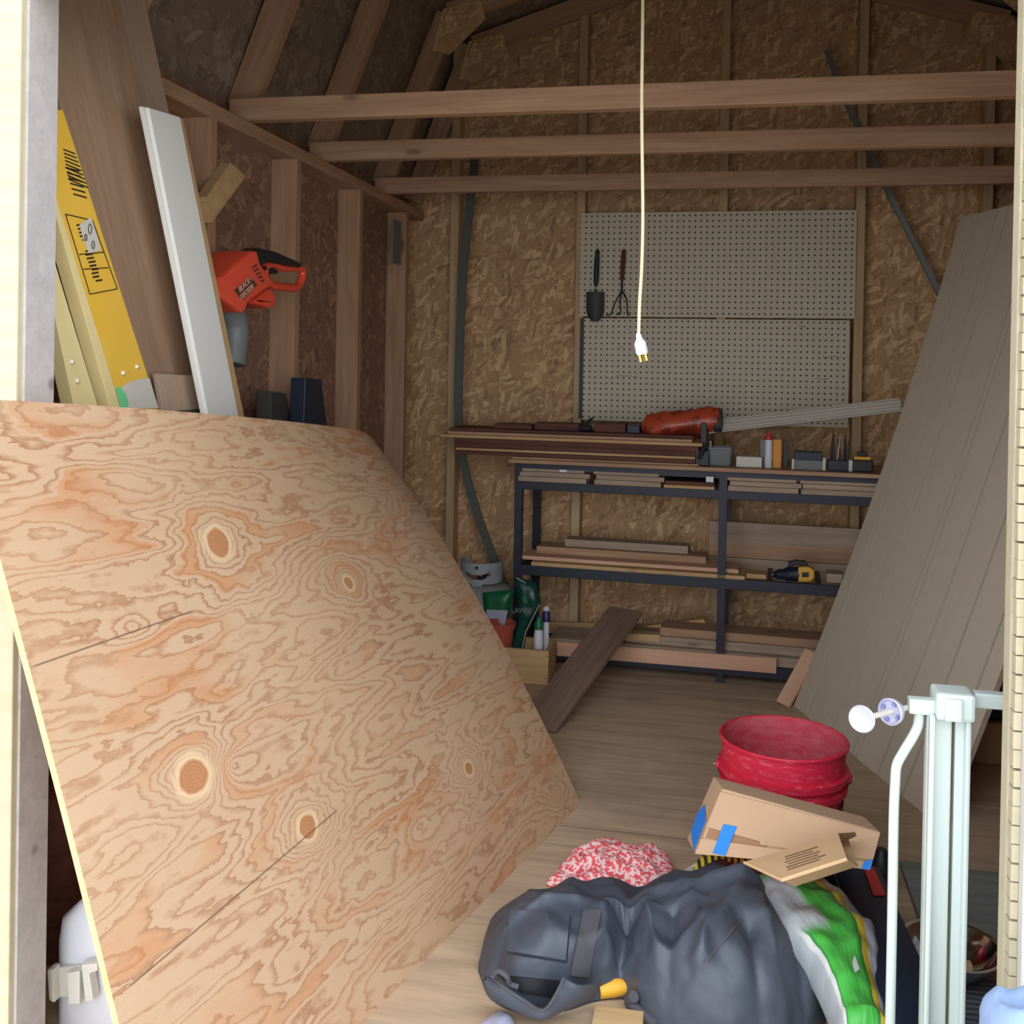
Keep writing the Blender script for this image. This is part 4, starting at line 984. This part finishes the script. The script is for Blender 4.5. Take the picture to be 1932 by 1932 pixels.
fpatch('flap', ((0,.05),(1,.02),(1,.74),(.36,.735),(.35,.68),(0,.58)), .0012, .0045, M['cardboard'], bx1)
fpatch('flap', ((0,.76),(1,.80),(1,.99),(0,.99)), .0012, .0045, M['cardboard'], bx1)
fpatch('blue_tape', ((.10,.50),(.185,.50),(.185,.98),(.105,.95)), .0055, .007, M['bluetape'], bx1, label='strip of blue masking tape')
def side_pt(u, v): return (B.lerp(A, u)).lerp(Fq2.lerp(G, u), v)
nS2 = (A-B).cross(Fq2-B).normalized(); nS2 = nS2 if nS2.x < 0 else -nS2
bm = nb(); prism(bm, [side_pt(u, v)+nS2*.0015 for u, v in ((.2,.52),(.75,.40),(.95,.62),(.85,.86),(.15,.98))], nS2*.0012); obj('blue_tape', bm, M['bluetape'], bx1, label='second strip of blue masking tape')
fpatch('blue_tape', ((.955,.82),(1,.72),(1,1.0),(.955,1.0)), .0055, .0065, M['bluetape'], bx1)
# small box
a1 = P(1402,1627,2.00); a2 = P(1581,1571,1.99); a3 = P(1597,1620,1.88); a4 = P(1468,1660,1.90)
dn = V((.02,.0,-.045)); 
c1 = P(1524,1676,1.90); c2 = P(1622,1644,1.90)
a4 = P(1474,1661,1.87); a3 = P(1598,1621,1.86)
bx2 = thing('small_carton', (a4+a3)/2-V((0,0,.06)), 'small open cardboard carton lying on the larger box', 'carton')
dv = (c2-a3)*1.0; dv = V((dv.x, dv.y+.02, dv.z))
pts8 = [a1, a2, a3, a4]; low8 = [p+dv for p in pts8]
Th = .003
def quadslab(bm, q_, n):
    n = n.normalized()*Th; hexa(bm, list(q_)+[p+n for p in q_]); return bm
cent = sum(pts8+low8, V((0,0,0)))/8
for nm, q_ in (('top_panel', (a1,a2,a3,a4)), ('front_panel', (a4,a3,a3+dv,a4+dv)), ('back_panel', (a1,a2,a2+dv,a1+dv)), ('base_panel', tuple(low8)), ('end_panel', (a1,a4,a4+dv,a1+dv))):
    n = (q_[1]-q_[0]).cross(q_[3]-q_[0]); mid = sum(q_, V((0,0,0)))/4
    if n.dot(cent-mid) < 0: n = -n
    bm = nb(); quadslab(bm, q_, n); obj(nm, bm, M['cardboard2'], bx2)
ex = (a2-a1).normalized()
bm = nb(); quadslab(bm, (a2, a2+ex*.03+V((.004,0,-.006)), a2+dv*.8+ex*.02, a2+dv*.9), V((0,-1,0))); obj('end_flap', bm, M['cardboard2'], bx2)
nt_ = (a2-a1).cross(a4-a1).normalized(); nt_ = nt_ if nt_.z > 0 else -nt_
bm = nb()
pr = obj
for k in range(6):
    v = .28+k*.09; u0 = .32-.02*k+random.random()*.05; u1 = .78-random.random()*.12
    g = lambda u, v: (a1.lerp(a2, u)).lerp(a4.lerp(a3, u), v)+nt_*.0008
    bm = nb(); prism(bm, [g(u0,v), g(u1,v), g(u1,v+.035), g(u0,v+.035)], nt_*.0005); obj('printed_line', bm, M['ink'], bx2)

# ------------------------------------------------------------------ green and silver bag
t = NT('printed_bag_film', 0.3); uv = t.coord((1,1,1), 'UV', rnd=False); sp = t.n('ShaderNodeSeparateXYZ'); t.set(sp.inputs[0], uv)
u, v = sp.outputs[0], t.math('SUBTRACT', 1.0, sp.outputs[1]); wv = t.math('ADD', v, t.math('MULTIPLY', t.math('SUBTRACT', t.noise(uv, 5, 3), .5), .06))
gr = t.mix(t.noise(uv, 9, 3), srgb(70,190,70), srgb(96,214,92))
c = t.ramp(wv, [(0, srgb(170,178,182)), (.05, srgb(180,186,190)), (.06, srgb(214,220,216)), (.09, srgb(214,220,216)), (.10, srgb(40,120,50)), (.12, srgb(74,180,74)), (.60, srgb(82,190,80)), (.68, srgb(50,130,60)), (.70, srgb(225,205,70)), (.78, srgb(206,176,50)), (.80, srgb(196,202,214)), (1, srgb(190,196,210))])
c.node.color_ramp.interpolation = 'CONSTANT' if False else 'LINEAR'
# silver window in the upper middle, yellow and black stripes near the top
win = t.math('MULTIPLY', t.math('MULTIPLY', t.step(u, .30, .33), t.step(u, .60, .55)), t.step(v, .40, .34))
c = t.mix(win, c, t.mix(t.noise(uv, 22, 4), srgb(150,154,160), srgb(206,210,214)))
sx = t.math('FRACT', t.math('MULTIPLY', t.math('ADD', u, t.math('MULTIPLY', v, .25)), 38))
strp = t.math('MULTIPLY', t.step(v, .36, .34), t.math('MULTIPLY', t.step(u, .06, .07), t.step(u, .24, .22)))
c = t.mix(strp, c, t.mix(t.math('GREATER_THAN', sx, .5), srgb(236,214,60), srgb(36,40,30)))
t.bump(t.noise(uv, 16, 2, .5, .3), .3, .008); M['bagfilm'] = t.col(c)
path = [PZ(1322,1640,.07), PZ(1410,1672,.10), PZ(1492,1712,.12), PZ(1556,1772,.115), PZ(1592,1840,.10), PZ(1620,1925,.085), PZ(1642,2020,.07)]
bagg = pillow_strip(path, [.12,.18,.23,.22,.135,.10,.09], .10, fold=.016, fs=11, seed=11, tilt=.12)
gb = obj('garden_bag', bagg, M['bagfilm'], smooth=True, label='shiny green and silver product bag between the black duffel and the black case', cat='bag')
bm = nb(); prism(bm, [PZ(x, y, .152) for x, y in ((1602,1798),(1610,1796),(1622,1830),(1613,1836))], (0,0,.002)); obj('barcode_label', bm, M['white'], gb)

# ------------------------------------------------------------------ black duffel
ol = [PZ(*p)[:2] for p in ((903,1835),(925,1885),(985,1912),(1060,1910),(1130,1890),(1180,1888),(1215,1925),(1290,1975),(1400,2000),(1500,1975),(1575,1905),(1555,1830),(1490,1770),(1400,1745),(1250,1745),(1080,1755),(960,1765),(915,1790))]
xw = PZ(1175,1870).x
def HD(x, y):
    h = .150+.045*math.exp(-((x-PZ(1400,1850).x)/.13)**2)-.07*math.exp(-((x-xw)/.03)**2)*(1 if y < 2.13 else .3)
    return h
df = thing('duffel_bag', PZ(1230,1860), 'large slumped black duffel bag on the floor in front', 'duffel bag')
body = blob(ol, HD, rings=64, seg=300, n=4.0, fold=.013, fs=10, seed=4)
CR = []
for pts, amp, wd in ((((1405,1705),(1375,1760),(1310,1835)), .022, .020), (((1170,1745),(1192,1800),(1186,1868)), -.040, .022), (((1215,1720),(1240,1800),(1235,1880)), .020, .014),
        (((1270,1745),(1262,1820),(1280,1890)), -.024, .018), (((1300,1720),(1330,1800),(1300,1900)), .018, .016), (((1440,1745),(1470,1820),(1520,1880)), .022, .018), (((1410,1780),(1440,1860),(1490,1920)), -.028, .018),
        (((1350,1850),(1400,1900),(1450,1960)), .02, .02), (((1230,1870),(1290,1925),(1380,1940)), -.02, .02), (((1140,1720),(1160,1790),(1150,1850)), .014, .012), (((1460,1720),(1500,1780),(1530,1850)), -.020, .016),
        (((935,1745),(925,1800),(930,1840)), -.030, .014), (((975,1842),(1040,1850),(1120,1845)), -.026, .012), (((1200,1700),(1300,1712),(1420,1705)), .016, .02), (((950,1725),(1020,1712),(1090,1712)), .014, .014)):
    CR.append(([PZ(*p, .14) for p in pts], amp, wd))
for v_ in body.verts:
    if v_.co.z < .006: continue
    k_ = min(1, v_.co.z/.05)
    for pts, amp, wd in CR:
        dm = 9
        for a, b in zip(pts, pts[1:]):
            ab = V((b.x-a.x, b.y-a.y)); ap = V((v_.co.x-a.x, v_.co.y-a.y)); tt_ = max(0, min(1, ap.dot(ab)/ab.length_squared)); dm = min(dm, (ap-ab*tt_).length)
        if dm < 3*wd: v_.co.z += amp*k_*math.exp(-(dm/wd)**1.4)
    v_.co.z = max(v_.co.z, .002)
    v_.co += V((nz(v_.co, 26, 3), nz(v_.co, 26, 6), 0))*.004*k_
body.normal_update()
body.verts.ensure_lookup_table()
from mathutils.bvhtree import BVHTree
bvh = BVHTree.FromBMesh(body)
obj('bag_body', body, M['nylon'], df, smooth=True, auto=False)
def hit(px, py):
    r = ray(px, py).normalized(); loc, nrm, i, d = bvh.ray_cast(CAM, r)
    if loc is None: return None, None
    if nrm.dot(r) > 0: nrm = -nrm
    return loc, nrm
def drape(name, poly_fn, nu, nv, lift, th, mat, parent, **kw):
    """patch lying on the duffel surface; poly_fn(u,v) gives pixel"""
    G = [[None]*(nv+1) for _ in range(nu+1)]
    for i in range(nu+1):
        for j in range(nv+1):
            px, py = poly_fn(i/nu, j/nv); l, n = hit(px, py)
            if l is None: return None
            G[i][j] = (l, n)
    ns = sum((g[1] for row in G for g in row), V((0,0,0))).normalized()
    bm = nb(); A = [[bm.verts.new(g[0]+ns*(lift+th)) for g in row] for row in G]; Bq = [[bm.verts.new(g[0]+ns*(lift*-1)) for g in row] for row in G]
    for i in range(nu):
        for j in range(nv):
            bm.faces.new((A[i][j],A[i+1][j],A[i+1][j+1],A[i][j+1])); bm.faces.new((Bq[i][j],Bq[i][j+1],Bq[i+1][j+1],Bq[i+1][j]))
    for i in range(nu):
        bm.faces.new((A[i][0],Bq[i][0],Bq[i+1][0],A[i+1][0])); bm.faces.new((A[i][nv],A[i+1][nv],Bq[i+1][nv],Bq[i][nv]))
    for j in range(nv):
        bm.faces.new((A[0][j],A[0][j+1],Bq[0][j+1],Bq[0][j])); bm.faces.new((A[nu][j],Bq[nu][j],Bq[nu][j+1],A[nu][j+1]))
    return obj(name, bm, mat, parent, smooth=True, **kw)
bil = lambda a, b, c_, d: (lambda u, v: ((a[0]*(1-u)+b[0]*u)*(1-v)+(d[0]*(1-u)+c_[0]*u)*v, (a[1]*(1-u)+b[1]*u)*(1-v)+(d[1]*(1-u)+c_[1]*u)*v))
M['webbing'] = plain('grey_black_webbing', (74,74,80), .8, vs=60)
M['nylon2'] = M['nylon']
drape('end_pocket', bil((966,1722),(1078,1730),(1070,1818),(958,1800)), 14, 12, .003, .011, M['nylon'], df)
drape('webbing_strap', bil((1098,1716),(1132,1718),(1108,1846),(1074,1842)), 6, 22, .003, .006, M['webbing'], df)
# open pouch at the front left
def flap(u, v):
    a = crom([PZ(915,1842,.075), PZ(925,1876,.035), PZ(972,1903,.012), PZ(1025,1917,.008), PZ(1080,1899,.014), PZ(1122,1880,.03), PZ(1136,1850,.07)], 6)
    b = crom([PZ(922,1838,.085), PZ(950,1862,.085), PZ(990,1888,.070), PZ(1022,1906,.050), PZ(1042,1888,.070), PZ(1056,1866,.090), PZ(1064,1845,.10)], 6)
    k = u*(len(a)-1); i = min(int(k), len(a)-2); f = k-i
    return a[i].lerp(a[i+1], f).lerp(b[i].lerp(b[i+1], f), v)+V((0,-.022*math.sin(PI*v),0))
obj('open_flap', shell(flap, 36, 8, (0,.004,0)), [M['nylon']]*2, df, smooth=True)
bm = nb(); tube(bm, crom([PZ(922,1838,.088), PZ(950,1862,.088), PZ(990,1888,.073), PZ(1022,1906,.053), PZ(1042,1888,.073), PZ(1064,1845,.103)], 6), .003, 6); obj('zip_edge', bm, M['webbing'], df, smooth=True)
drape('pouch_lining', bil((935,1838),(1058,1850),(1040,1880),(985,1872)), 10, 6, .001, .003, M['black'], df)
bm = nb(); lp = crom([PZ(930,1842,.10), PZ(940,1832,.115), PZ(956,1842,.11), PZ(962,1856,.09), PZ(978,1862,.085)], 6); tube(bm, lp, .005, 8); obj('pull_loop', bm, M['webbing'], df, smooth=True)
bm = nb(); tube(bm, crom([PZ(1196,1880,.04), PZ(1188,1890,.02), PZ(1210,1912,.012), PZ(1240,1935,.01)], 6), .011, 10); obj('side_strap', bm, M['webbing'], df, smooth=True)
drape('seam', bil((1395,1735),(1399,1737),(1330,1818),(1326,1816)), 2, 22, .001, .002, M['webbing'], df)
# yellow thing peeping out
bm = nb(); a = PZ(1130,1868,.018); b = PZ(1185,1862,.018); tube(bm, [a, a.lerp(b,.5)+V((0,0,.003)), b], [.016,.019,.014], 14); obj('yellow_bottle', bm, M['yellowtool'], smooth=True, label='yellow rounded thing peeping out under the black duffel', cat='bottle')
# pink and white cloth
t = NT('pink_patterned_cloth', .9); v = t.coord(); M['pinkcloth'] = t.col(t.mix(t.step(t.noise(v, 110, 2), .47, .53), srgb(232,90,100), srgb(246,214,214)))
obj('patterned_cloth', blob([PZ(*p)[:2] for p in ((1030,1672),(1060,1640),(1092,1612),(1150,1602),(1245,1618),(1275,1650),(1270,1690),(1200,1705),(1110,1700))], lambda x, y: .045, n=3, fold=.014, fs=13, seed=8), M['pinkcloth'], smooth=True, auto=False, label='crumpled red and white patterned cloth behind the black duffel', cat='cloth')
board('wood_offcut', PZ(1118,1932,.012), PZ(1212,1945,.012), .09, .02, (0,0,1), M['spf_pale'], label='small pale wood offcut at the bottom edge before the duffel', cat='offcut')
bm = blob([PZ(*p)[:2] for p in ((898,1945),(945,1912),(972,1935),(968,1990),(905,1990))], lambda x, y: .018, n=3, rings=8, seg=40, fold=.004, fs=20); obj('plastic_scrap', bm, M['gateplastic'], smooth=True, label='crumpled clear grey plastic scrap at the bottom edge', cat='plastic')

# ------------------------------------------------------------------ things on the floor at the right
# long black case
cs = thing('long_case', PZ(1660,1800), 'long black case with red tag between the green bag and the white gate', 'case')
a = PZ(1612,1672,.07); b = PZ(1745,2010,.07)
mt = frame_M(a, b, (0,0,1)); L = (b-a).length; bm = nb(); box(bm, (-L/2,-.055,-.065), (L/2,.055,.06)); obj('case_body', bm, M['navy'], cs, mt, bevel=.022, smooth=True)
bm = nb(); q4 = [mt @ V((x, y, .0615)) for x, y in ((-L/2+.035,.035),(-L/2+.035,.012),(-L/2+.16,.008),(-L/2+.155,.034))]; prism(bm, q4, (0,0,.002)); obj('red_tag', bm, M['red'], cs)
bm = nb(); tube(bm, [mt @ V((-L/2+.02,-.052,.045)), mt @ V((L/2-.02,-.052,.045))], .004, 8); obj('edge_piping', bm, M['darkgrey'], cs)
c_ = PZ(1628,1668,.02); bm = nb(); lathe(bm, [(.03,0),(.034,.01),(.034,.06),(.02,.08),(.012,.1)], (c_.x+.045, c_.y+.02, .001), 20); obj('black_canister', bm, M['black'], smooth=True, label='small black canister behind the end of the long black case', cat='canister')
# second dark green bag under the gate
obj('dark_printed_bag', pillow_strip([PZ(1650,1850,.05), PZ(1668,1905,.05), PZ(1690,1990,.05)], [.05,.07,.07], .05, fold=.008, fs=22, seed=21), M['bagdark'], smooth=True, label='dark green printed bag edge between the green bag and the gate', cat='bag')
# floor boards
def flat(name, pts, z0, th, mat, **kw):
    bm = nb(); prism(bm, [PZ(*p, z0+th) for p in pts], (0,0,-th)); return obj(name, bm, mat, bevel=.002, **kw)
flat('grey_green_board', ((1697,1622),(1905,1650),(1915,1768),(1738,1740)), .001, .018, M['greyboard'], label='wide grey green board lying on the floor behind the gate', cat='board')
flat('dark_mat', ((1640,1735),(1736,1742),(1765,1830),(1680,1830)), .001, .008, M['darkgrey'], label='dark mat on the floor left of the steel bowl', cat='mat')
t = NT('ribbed_grey_board', .7); v = t.coord(); w3 = t.n('ShaderNodeTexWave'); t.set(w3.inputs['Vector'], v); w3.inputs['Scale'].default_value = 18; w3.bands_direction = 'Y'; w3.inputs['Distortion'].default_value = 1.5
M['ribbed'] = t.col(t.mix(w3.outputs['Fac'], srgb(84,88,98), srgb(128,134,142))); t.bump(w3.outputs['Fac'], .5, .004)
flat('ribbed_board', ((1790,1835),(1900,1850),(1925,1985),(1770,1960)), .001, .02, M['ribbed'], label='ribbed blue grey board on the floor under the steel bowl', cat='board')
# steel bowl
c_ = PZ(1795,1812,.05)
sbw = thing('steel_bowl', (c_.x, c_.y, .02), 'shiny steel bowl on the floor behind the gate', 'bowl')
bm = nb(); lathe(bm, [(.035,0),(.06,.012),(.088,.045),(.095,.058),(.101,.060),(.101,.062),(.093,.0605),(.085,.046),(.058,.016),(.001,.004)], (c_.x, c_.y, .022), 48, cap=False); obj('bowl_shell', bm, M['steel'], sbw, smooth=True)
bm = nb(); lathe(bm, [(.001,0),(.036,0)], (c_.x, c_.y, .0222), 32, cap=False); obj('bowl_base', bm, M['steel'], sbw)
bm = nb(); c2_ = PZ(1822,1818,.05); box(bm, (c2_.x-.012, c2_.y-.01, .032), (c2_.x+.012, c2_.y+.012, .052)); obj('cardboard_bit', bm, M['cardboard2'], label='small tan scrap lying in the steel bowl', cat='scrap', bevel=.002)
bm = blob([PZ(*p)[:2] for p in ((1690,1815),(1715,1790),(1745,1800),(1755,1850),(1735,1890),(1705,1870))], lambda x, y: .05, n=3, rings=16, seg=60, fold=.012, fs=24, seed=31); obj('white_wrapper', bm, M['white'], smooth=True, auto=False, label='crumpled white plastic wrapper between the black case and the gate', cat='wrapper')
# low storage box and dark tote at the right wall
a = PZ(1840,1438); 
bm = nb(); q0_ = PZ(1838,1440); box(bm, (q0_.x, q0_.y, .001), (q0_.x+.45, q0_.y+.3, .135)); obj('storage_bin', bm, M['cardboard'], bevel=.006, label='light tan box on the floor beyond the right edge of the grooved panel', cat='box')
tq = PZ(1850,1425); tt = thing('dark_tote', (tq.x+.2, tq.y+.15, .137), 'dark blue grey tote on top of the light tan box', 'tote')
bm = nb(); hexa(bm, [V(p) for p in ((q0_.x+.01,q0_.y+.02,.137),(q0_.x+.42,q0_.y+.02,.137),(q0_.x+.42,q0_.y+.27,.137),(q0_.x+.01,q0_.y+.27,.137),(q0_.x,q0_.y+.01,.30),(q0_.x+.44,q0_.y+.01,.30),(q0_.x+.44,q0_.y+.29,.30),(q0_.x,q0_.y+.29,.30))]); obj('tote_body', bm, M['navy'], tt, bevel=.006)
bm = nb(); box(bm, (q0_.x-.004,q0_.y,.301), (q0_.x+.445,q0_.y+.295,.32)); obj('tote_lid', bm, M['grey'], tt, bevel=.005)

# ------------------------------------------------------------------ white safety gate
YG = 1.735
gt = thing('safety_gate', (PY(1790,1500,YG).x, YG, 0), 'white metal safety gate standing folded against the right door post', 'safety gate')
g = lambda px, py, o=0: PY(px, py, YG+o)
def vpost(name, px, ytop, half, o, pyref=1700, **kw):
    """upright channel, read at row pyref"""
    c_ = g(px, pyref, o); zt = g(px, ytop, o).z; bm = nb(); box(bm, (c_.x-half, YG+o-.012, .012), (c_.x+half, YG+o+.012, zt)); return obj(name, bm, M['gate'], gt, bevel=.003, **kw)
pg = vpost('main_post', 1765, 1345, .0185, 0, 1600)
vpost('outer_flange', 1752, 1345, .004, -.016, 1600)
vpost('slim_post', 1809, 1318, .012, .006, 1600)
vpost('slim_flange', 1820, 1318, .004, -.010, 1600)
zr = g(1740,1330,0).z
def rail(name, x0, x1, zc_, h, o, mat='gate', **kw):
    a = g(x0, 1400, o); b = g(x1, 1400, o); bm = nb(); box(bm, (a.x, YG+o-.011, zc_-h/2), (b.x, YG+o+.011, zc_+h/2)); return obj(name, bm, M[mat], gt, bevel=.003, **kw)
zr = g(1740,1330).z
rail('top_rail', 1712, 1768, zr, .024, -.003)
rail('top_rail', 1834, 1925, g(1860,1322).z, .024, .006)
rail('bottom_rail', 1680, 1925, .03, .028, 0)
a = g(1763,1300,-.012); b = g(1836,1350,-.012)
bm = nb(); box(bm, (a.x, YG-.030, g(1790,1350).z), (b.x, YG+.026, g(1790,1299).z)); obj('latch_housing', bm, M['gate'], gt, bevel=.006)
bm = nb(); a2_ = g(1783,1305,-.03); b2_ = g(1815,1350,-.03); box(bm, (a2_.x, YG-.036, g(1795,1349).z), (b2_.x, YG-.029, g(1795,1307).z)); obj('latch_button', bm, M['gate'], gt, bevel=.003)
zf = g(1680,1600).z
bm = nb(); tube(bm, crom([g(1734,1345), g(1732,1368), g(1722,1390), g(1704,1420), g(1692,1444), g(1689,1475), g(1686,1550), V((g(1684,1700).x,YG,.35)), V((g(1684,1700).x,YG,.04))], 6), .0078, 14); obj('bent_bar', bm, M['gate'], gt, smooth=True)
# spindle: rod, wheel nut, suction cup
s0 = g(1712,1335); s1 = P(1627,1356,1.56)
bm = nb(); tube(bm, [g(1712,1335), P(1640,1353,1.57)], .0045, 10); obj('spindle_rod', bm, M['offwhite'], gt, smooth=True)
dS = (s1-s0).normalized()
bm = nb(); lathe(bm, [(.012,0),(.013,.012),(.020,.016),(.021,.024),(.019,.026),(.016,.020),(.006,.019)], s0.lerp(s1,.22), 24, dS); obj('wheel_nut', bm, M['gateplastic'], gt, smooth=True)
for k in range(4):
    an = k*PI/2+.5; q_ = V((0,0,1)).rotation_difference(dS).to_matrix(); c_ = s0.lerp(s1,.22)+dS*.0225+q_@V((.0135*math.cos(an), .0135*math.sin(an), 0)); bm = nb(); tube(bm, [c_+q_@V((-.003*math.sin(an), .003*math.cos(an), 0)), c_+q_@V((.003*math.sin(an), -.003*math.cos(an), 0))], .0028, 6); obj('nut_notch', bm, M['blueprint'], gt)
bm = nb(); dC_ = (dS+V((-.15,-.75,.12))).normalized(); lathe(bm, [(.006,-.010),(.008,-.004),(.019,.000),(.0205,.003),(.019,.005),(.012,.003),(.001,.002)], s1, 28, dC_); obj('suction_cup', bm, M['gateplastic'], gt, smooth=True)

# ------------------------------------------------------------------ white jug behind the sheet, lower left
YJ = 1.70
j = lambda px, py, o=0: PY(px, py, YJ+o)
jg = thing('white_jug', (j(150,1900).x, YJ, 0), 'white plastic jug standing behind the near edge of the plywood sheet', 'jug')
xl = j(96,1850).x; zs_ = j(97,1740).z; zt_ = j(150,1650).z; wj = .19
bm = nb(); rows = []
def rr(cx, hw, hd, z): 
    out = []
    for k in range(32):
        a = 2*PI*k/32; c_, s_ = math.cos(a), math.sin(a); f = lambda q: math.copysign(abs(q)**.45, q); out.append(bm.verts.new((cx+hw*f(c_), YJ+.06+hd*f(s_), z)))
    return out
cx_ = xl+wj/2
for z, hw, hd, sh in ((.001,.085,.055,0),(.01,.094,.062,0),(zs_-.04,.095,.063,0),(zs_,.090,.060,.0),(zs_+.05,.060,.048,.022),(zt_,.03,.032,.05),(zt_+.02,.022,.022,.055),(zt_+.035,.022,.022,.055)): rows.append(rr(cx_+sh, hw, hd, z))
for a_, b_ in zip(rows, rows[1:]):
    for k in range(32): bm.faces.new((a_[k], a_[(k+1)%32], b_[(k+1)%32], b_[k]))
bm.faces.new(rows[0]); bm.faces.new(rows[-1]); obj('jug_body', bm, M['white'], jg, smooth=True)
bm = nb(); lathe(bm, [(.027,0),(.027,.02),(.025,.024)], (cx_+.055, YJ+.06, zt_+.036), 24); obj('jug_cap', bm, M['offwhite'], jg, smooth=True)
brk = [(90,1826),(110,1832),(128,1832),(128,1826),(140,1824),(140,1892),(124,1898),(124,1852),(112,1850),(108,1882),(94,1884)]
for nm, pts, o in (('clip_plate', ((90,1828),(150,1822),(150,1880),(92,1884)), -.012), ('clip_finger', ((125,1836),(150,1832),(150,1896),(128,1896)), -.03), ('clip_finger', ((152,1820),(183,1818),(184,1832),(168,1838),(176,1888),(160,1892)), -.03), ('clip_finger', ((88,1830),(100,1830),(102,1893),(92,1888)), -.03)):
    bm = nb(); prism(bm, [j(x, y, o) for x, y in pts], (0,.022,0)); obj(nm, bm, M['offwhite'], jg, bevel=.003)
bm = nb(); q_ = j(100,1725,.25); lathe(bm, [(.07,0),(.075,.02),(.075,.30),(.05,.34),(.02,.36)], (q_.x, q_.y, .001), 24); obj('dark_red_can', bm, M['redboard'], smooth=True, label='dark red can in the shadow behind the white jug', cat='can')

# ------------------------------------------------------------------ light blue cloth heap outside the right post
cc_ = P(1990,1900,1.28)
obj('blue_cloth', blob([(cc_.x+.15*math.cos(a)*(1+.10*math.sin(3*a)), cc_.y+.12*math.sin(a)) for a in [k*PI/6 for k in range(12)]], lambda x, y: .75, z0=-.30, n=4.0, rings=34, seg=110, fold=.03, fs=13, seed=14), M['bluecloth'], smooth=True, auto=False, label='light blue cloth heaped outside by the right door post', cat='cloth')

# ------------------------------------------------------------------ light
w = bpy.data.worlds.new('sky'); C.world = w; w.use_nodes = True; nt = w.node_tree
bg = nt.nodes['Background']; bg.inputs[1].default_value = 1.95
tc = nt.nodes.new('ShaderNodeTexCoord'); sp = nt.nodes.new('ShaderNodeSeparateXYZ'); cr_ = nt.nodes.new('ShaderNodeValToRGB')
nt.links.new(tc.outputs['Generated'], sp.inputs[0]); nt.links.new(sp.outputs[2], cr_.inputs[0]); nt.links.new(cr_.outputs[0], bg.inputs[0])
e = cr_.color_ramp.elements; e[0].position = 0.0; e[0].color = (.95,.97,1,1); e[1].position = 1.0; e[1].color = (.45,.50,.58,1)
x = e.new(.3); x.color = (.88,.93,1,1)
sd = bpy.data.lights.new('sun', 'SUN'); sd.energy = 0.4; sd.angle = math.radians(50); sd.color = (1, .95, .86)
so = bpy.data.objects.new('sun', sd); COL.objects.link(so); so.rotation_euler = (math.radians(42), 0, math.radians(12))
C.view_settings.view_transform = 'Standard'; C.view_settings.look = 'None'; C.view_settings.gamma = 1; C.view_settings.use_curve_mapping = False
C.view_settings.exposure = 1.0
